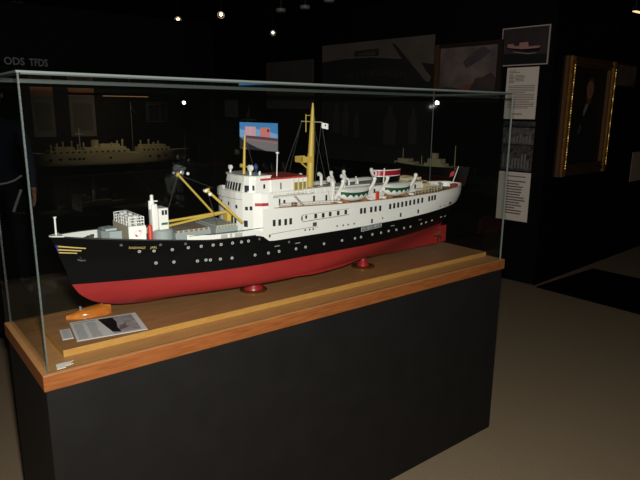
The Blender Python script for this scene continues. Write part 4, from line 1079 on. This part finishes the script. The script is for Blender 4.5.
def rail(a0, a1, b0, b1):
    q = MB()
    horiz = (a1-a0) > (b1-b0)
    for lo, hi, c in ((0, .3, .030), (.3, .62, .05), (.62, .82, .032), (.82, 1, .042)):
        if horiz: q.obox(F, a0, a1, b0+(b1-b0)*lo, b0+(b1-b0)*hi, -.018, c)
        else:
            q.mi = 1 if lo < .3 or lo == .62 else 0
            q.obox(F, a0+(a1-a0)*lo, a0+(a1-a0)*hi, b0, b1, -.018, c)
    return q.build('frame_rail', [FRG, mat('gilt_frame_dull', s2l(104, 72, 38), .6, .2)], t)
rail(0, .10, 0, H_); rail(W_-.10, W_, 0, H_); FRG = mat('gilt_frame_shaded', s2l(84, 54, 30), .6, .2, noise=(40, s2l(56, 36, 20), .8)); rail(.10, W_-.10, 0, .10); rail(.10, W_-.10, H_-.08, H_)  # top and bottom rails: shade from the flash angle painted in as darker gilt
for a in (.097, W_-.012):
    q = MB(); M = 160; R = []
    for i in range(M+1):
        r = .0035+.0040*abs(math.sin(PI*38*i/M)); b = .06+(H_-.12)*i/M
        R.append([F(a+r*math.cos(2*PI*k/8), b, .042+r*math.sin(2*PI*k/8)) for k in range(8)])
    q.grid(R, True); q.build('bead_moulding', mat('bright_gilt', s2l(232, 190, 100), .3, .7), t)
t, F, W_, H_ = hangB('dim_picture', 'dim brown framed picture next to the gilt portrait, farther along the wall', 'picture', 1.24, 1.74, 1.78, 2.01, .015, FRB)
shp(t, F, 'image', [(.02, .02), (W_-.02, .02), (W_-.02, H_-.02), (.02, H_-.02)], mat('dim_image', s2l(108, 88, 78), .7, noise=(9, s2l(70, 56, 52), 1)), .001)
t, F, W_, H_ = hangB('text_sheet', 'pale brown sheet low on the side wall past the gilt portrait', 'sheet', 1.93, 2.35, .80, 1.12, .005, mat('sheet_brown', s2l(170, 144, 124), .8), 'paper')

# ------------------------------------------------------------------ ceiling lamps
def atz(px, py, z=2.45):
    d = CF + CR*((px-320)/577.51) + CU*((240-py)/577.51); return CAM + d*((z-CAM.z)/d.z)
WARM = mat('warm_bulb', (1, .7, .4), .3, emit=(1, .62, .34), es=14)
def ceil_spot(p, label, bulb=WARM, aim=None, R=.04):
    return spot('ceiling_spotlight', p, aim or (V(p)+(CAM-V(p))*.3+V((0, 0, -.5))), label, R, .11, bulb, (p[0], p[1], CZ), 'ceiling spotlights', 'spotlight', .36)
ceil_spot((2.5453, 4.5084, 2.45), 'black ceiling spotlight with a warm bulb over the showcase, brighter and lower of the two')
ceil_spot((2.7257, 3.9083, 2.45), 'black ceiling spotlight with a warm bulb, higher one just past the showcase end')
ceil_spot((3.8824, 4.7018, 2.45), 'black ceiling spotlight with a pale bulb above the plain grey picture', mat('pale_bulb', (1, .9, .7), .3, emit=(1, .86, .6), es=5))
GREYL = mat('unlit_lamp_grey', s2l(140, 136, 128), .5)
for (x, y, z), nm in (((3.2548, 3.623, 2.5), 'farthest'), ((3.3303, 3.3192, 2.5), 'middle'), ((3.2698, 2.8737, 2.5), 'nearest')):
    t = thing('ceiling_downlight', (x, y, z), f'unlit grey ceiling fitting, {nm} of the row of three above the stern print', 'ceiling light', 'unlit ceiling fittings')
    MB().lathe((x, y, z), [(.045, 0), (.05, .012), (.05, .03)], 20).build('grey_disc', GREYL, t, True)
    MB().lathe((x, y, z+.03), [(.012, 0), (.012, CZ-z-.03)], 8).build('stem', mat('lamp_black', (.01, .01, .01), .5), t)
def bar_lamp(x0, x1, y, z, label, es):
    t = thing('bar_lamp', ((x0+x1)/2, y, z), label, 'ceiling light', 'warm bar lamps')
    MB().box(x0, x1, y-.02, y+.02, z, z+.035).build('lamp_housing', mat('lamp_black', (.01, .01, .01), .5), t)
    MB().box(x0+.01, x1-.01, y-.016, y+.016, z-.007, z).build('glowing_tube', mat('tube_glow%d' % (es*10), (1, .7, .4), .4, emit=(1, .62, .34), es=es), t)
    for x in (x0+.03, x1-.03): MB().tube([(x, y, z+.035), (x, y, CZ)], .004, 6).build('hanger', mat('lamp_black', (.01, .01, .01), .5), t)
bar_lamp(1.015, 1.115, 4.78, 2.46, 'short warm bar lamp hanging over the far side of the showcase lettering', .8)
bar_lamp(5.18, 5.55, 1.00, 2.405, 'warm bar lamp hanging before the gilt portrait wall', 1.4)
t = thing('wall_sign', (2.945, 6.62, 2.36), 'small blank grey sign board hanging from the ceiling past the showcase', 'sign')
F = lambda a, b, c: V((2.795+a, 5.60+c, 2.303+b))
MB().obox(F, 0, .295, 0, .112, 0, .015).build('sign_board', mat('sign_grey', s2l(226, 220, 208), .7), t)
for a in (.03, .265): MB().tube([F(a, .112, .007), V((2.795+a, 5.607, CZ))], .003, 6).build('hanger', mat('lamp_black', (.01, .01, .01), .5), t)

# ------------------------------------------------------------------ standing person beyond the case
PX, PY = .60, 3.86
def build_person():
    pv, pr, pe = [], [], []
    def add(p, r, par=None):
        pv.append(V(p)); pr.append(r); i = len(pv)-1
        if par is not None: pe.append((par, i))
        return i
    pel = add((0, 0, .95), (.135, .105))
    sp1 = add((0, .0, 1.08), (.132, .10), pel); sp2 = add((0, .005, 1.22), (.145, .11), sp1); ch = add((0, .01, 1.36), (.15, .105), sp2)
    nb = add((0, .015, 1.455), (.07, .065), ch); nk = add((0, .0, 1.51), (.052, .055), nb)
    h1 = add((0, -.015, 1.575), (.066, .082), nk); h2 = add((0, -.012, 1.64), (.074, .094), h1); add((0, -.005, 1.70), (.060, .075), h2)
    for s in (1, -1):
        sh = add((s*.165, .012, 1.405), (.062, .06), ch); ub = add((s*.205, .015, 1.30), (.052, .052), sh); el = add((s*.235, .015, 1.12), (.042, .042), ub)
        fa = add((s*.240, -.02, 1.02), (.038, .038), el); wr = add((s*.235, -.055, .885), (.026, .030), fa); pm = add((s*.232, -.065, .83), (.020, .036), wr)
        for k, (dy, L) in enumerate(((-.028, .062), (-.009, .075), (.010, .070), (.027, .055))):
            b = add((s*.231, -.066+dy, .79), (.0095, .0095), pm); m_ = add((s*.226, -.068+dy, .79-L*.55), (.0085, .0085), b); add((s*.216, -.068+dy, .79-L), (.007, .007), m_)
        tb = add((s*.222, -.105, .845), (.0105, .0105), pm); add((s*.212, -.118, .812), (.009, .009), tb)
        hp = add((s*.085, 0, .88), (.098, .105), pel); th = add((s*.095, -.005, .68), (.082, .088), hp); kn = add((s*.10, -.012, .48), (.058, .062), th)
        cf = add((s*.102, .006, .34), (.056, .06), kn); an = add((s*.104, .012, .11), (.040, .044), cf); hl = add((s*.105, .01, .045), (.040, .046), an)
        ft = add((s*.112, -.09, .036), (.040, .032), hl); add((s*.118, -.165, .030), (.034, .026), ft)
    me = bpy.data.meshes.new('body'); me.from_pydata([tuple(p) for p in pv], pe, []); me.update()
    o = bpy.data.objects.new('body', me); C.objects.link(o)
    md = o.modifiers.new('s', 'SKIN'); md.use_smooth_shade = True; md.branch_smoothing = .4
    for d, r in zip(me.skin_vertices[0].data, pr): d.radius = r
    me.skin_vertices[0].data[0].use_root = True
    sb = o.modifiers.new('d', 'SUBSURF'); sb.levels = 2; sb.render_levels = 2
    dg = bpy.context.evaluated_depsgraph_get(); dg.update()
    m2 = bpy.data.meshes.new_from_object(o.evaluated_get(dg)); bpy.data.objects.remove(o); bpy.data.meshes.remove(me)
    m2.name = 'body'
    mats = [mat('navy_jacket', s2l(30, 38, 64), .8, noise=(30, s2l(24, 30, 52), 1)), mat('black_trousers', s2l(22, 22, 26), .8), mat('skin', s2l(190, 138, 112), .5), mat('grey_shoe', s2l(120, 112, 102), .6)]
    m2.materials.clear()
    for m in mats: m2.materials.append(m)
    for p in m2.polygons:
        c = p.center
        if c.z > 1.485: k = 2
        elif c.z < .095: k = 3
        elif abs(c.x) > .165 and c.z < .875: k = 2
        elif abs(c.x) > .185 or c.z > .925: k = 0
        else: k = 1
        p.material_index = k; p.use_smooth = True
    return m2
t = thing('person', (PX, PY, 0), 'person in navy jacket with white trim and dark trousers standing behind the left side glass', 'person')
bo = bpy.data.objects.new('body', build_person()); C.objects.link(bo); bo.parent = t
def ppart(mb, name, m, smooth=True):
    return mb.build(name, m, t, smooth)
o = V((PX, PY, 0))
q = MB(); q.lathe_v(o+V((0, .006, 1.655)), [(max(.003, math.sin(PI*i/20))*.086, .092*math.cos(PI*i/20)) for i in range(0, 12)], (1, 1.16, 1)); ppart(q, 'hair', mat('dark_hair', s2l(40, 30, 24), .7))
for s in (1, -1):
    q = MB(); q.ball(o+V((s*.031, -.096, 1.648)), .0105, (1, .5, .7)); ppart(q, 'eye', mat('eye_dark', s2l(60, 50, 46), .3))
    q = MB(); q.ball(o+V((s*.077, -.005, 1.63)), .028, (.35, .6, 1)); ppart(q, 'ear', MATS['skin'])
q = MB(); q.tube([o+V((0, -.100, 1.65)), o+V((0, -.118, 1.612)), o+V((0, -.104, 1.604))], .008, 8, .012); ppart(q, 'nose', MATS['skin'])
q = MB(); q.ball(o+V((0, -.092, 1.575)), .024, (1, .4, .22)); ppart(q, 'mouth', mat('lip', s2l(150, 90, 84), .5))
WT_ = mat('white_trim', s2l(248, 248, 248), .6)
q = MB(); q.tube([o+V((.14, -.115, .985)), o+V((.08, -.130, .950)), o+V((.03, -.132, .935)), o+V((-.045, -.128, .925)), o+V((-.07, -.124, .915))], .008, 6); q.tube([o+V((-.068, -.126, .92)), o+V((-.082, -.118, .72))], .009, 6); q.tube([o+V((.128, -.105, .87)), o+V((.055, -.10, .69))], .011, 6)
ppart(q, 'white_drawcord', WT_)
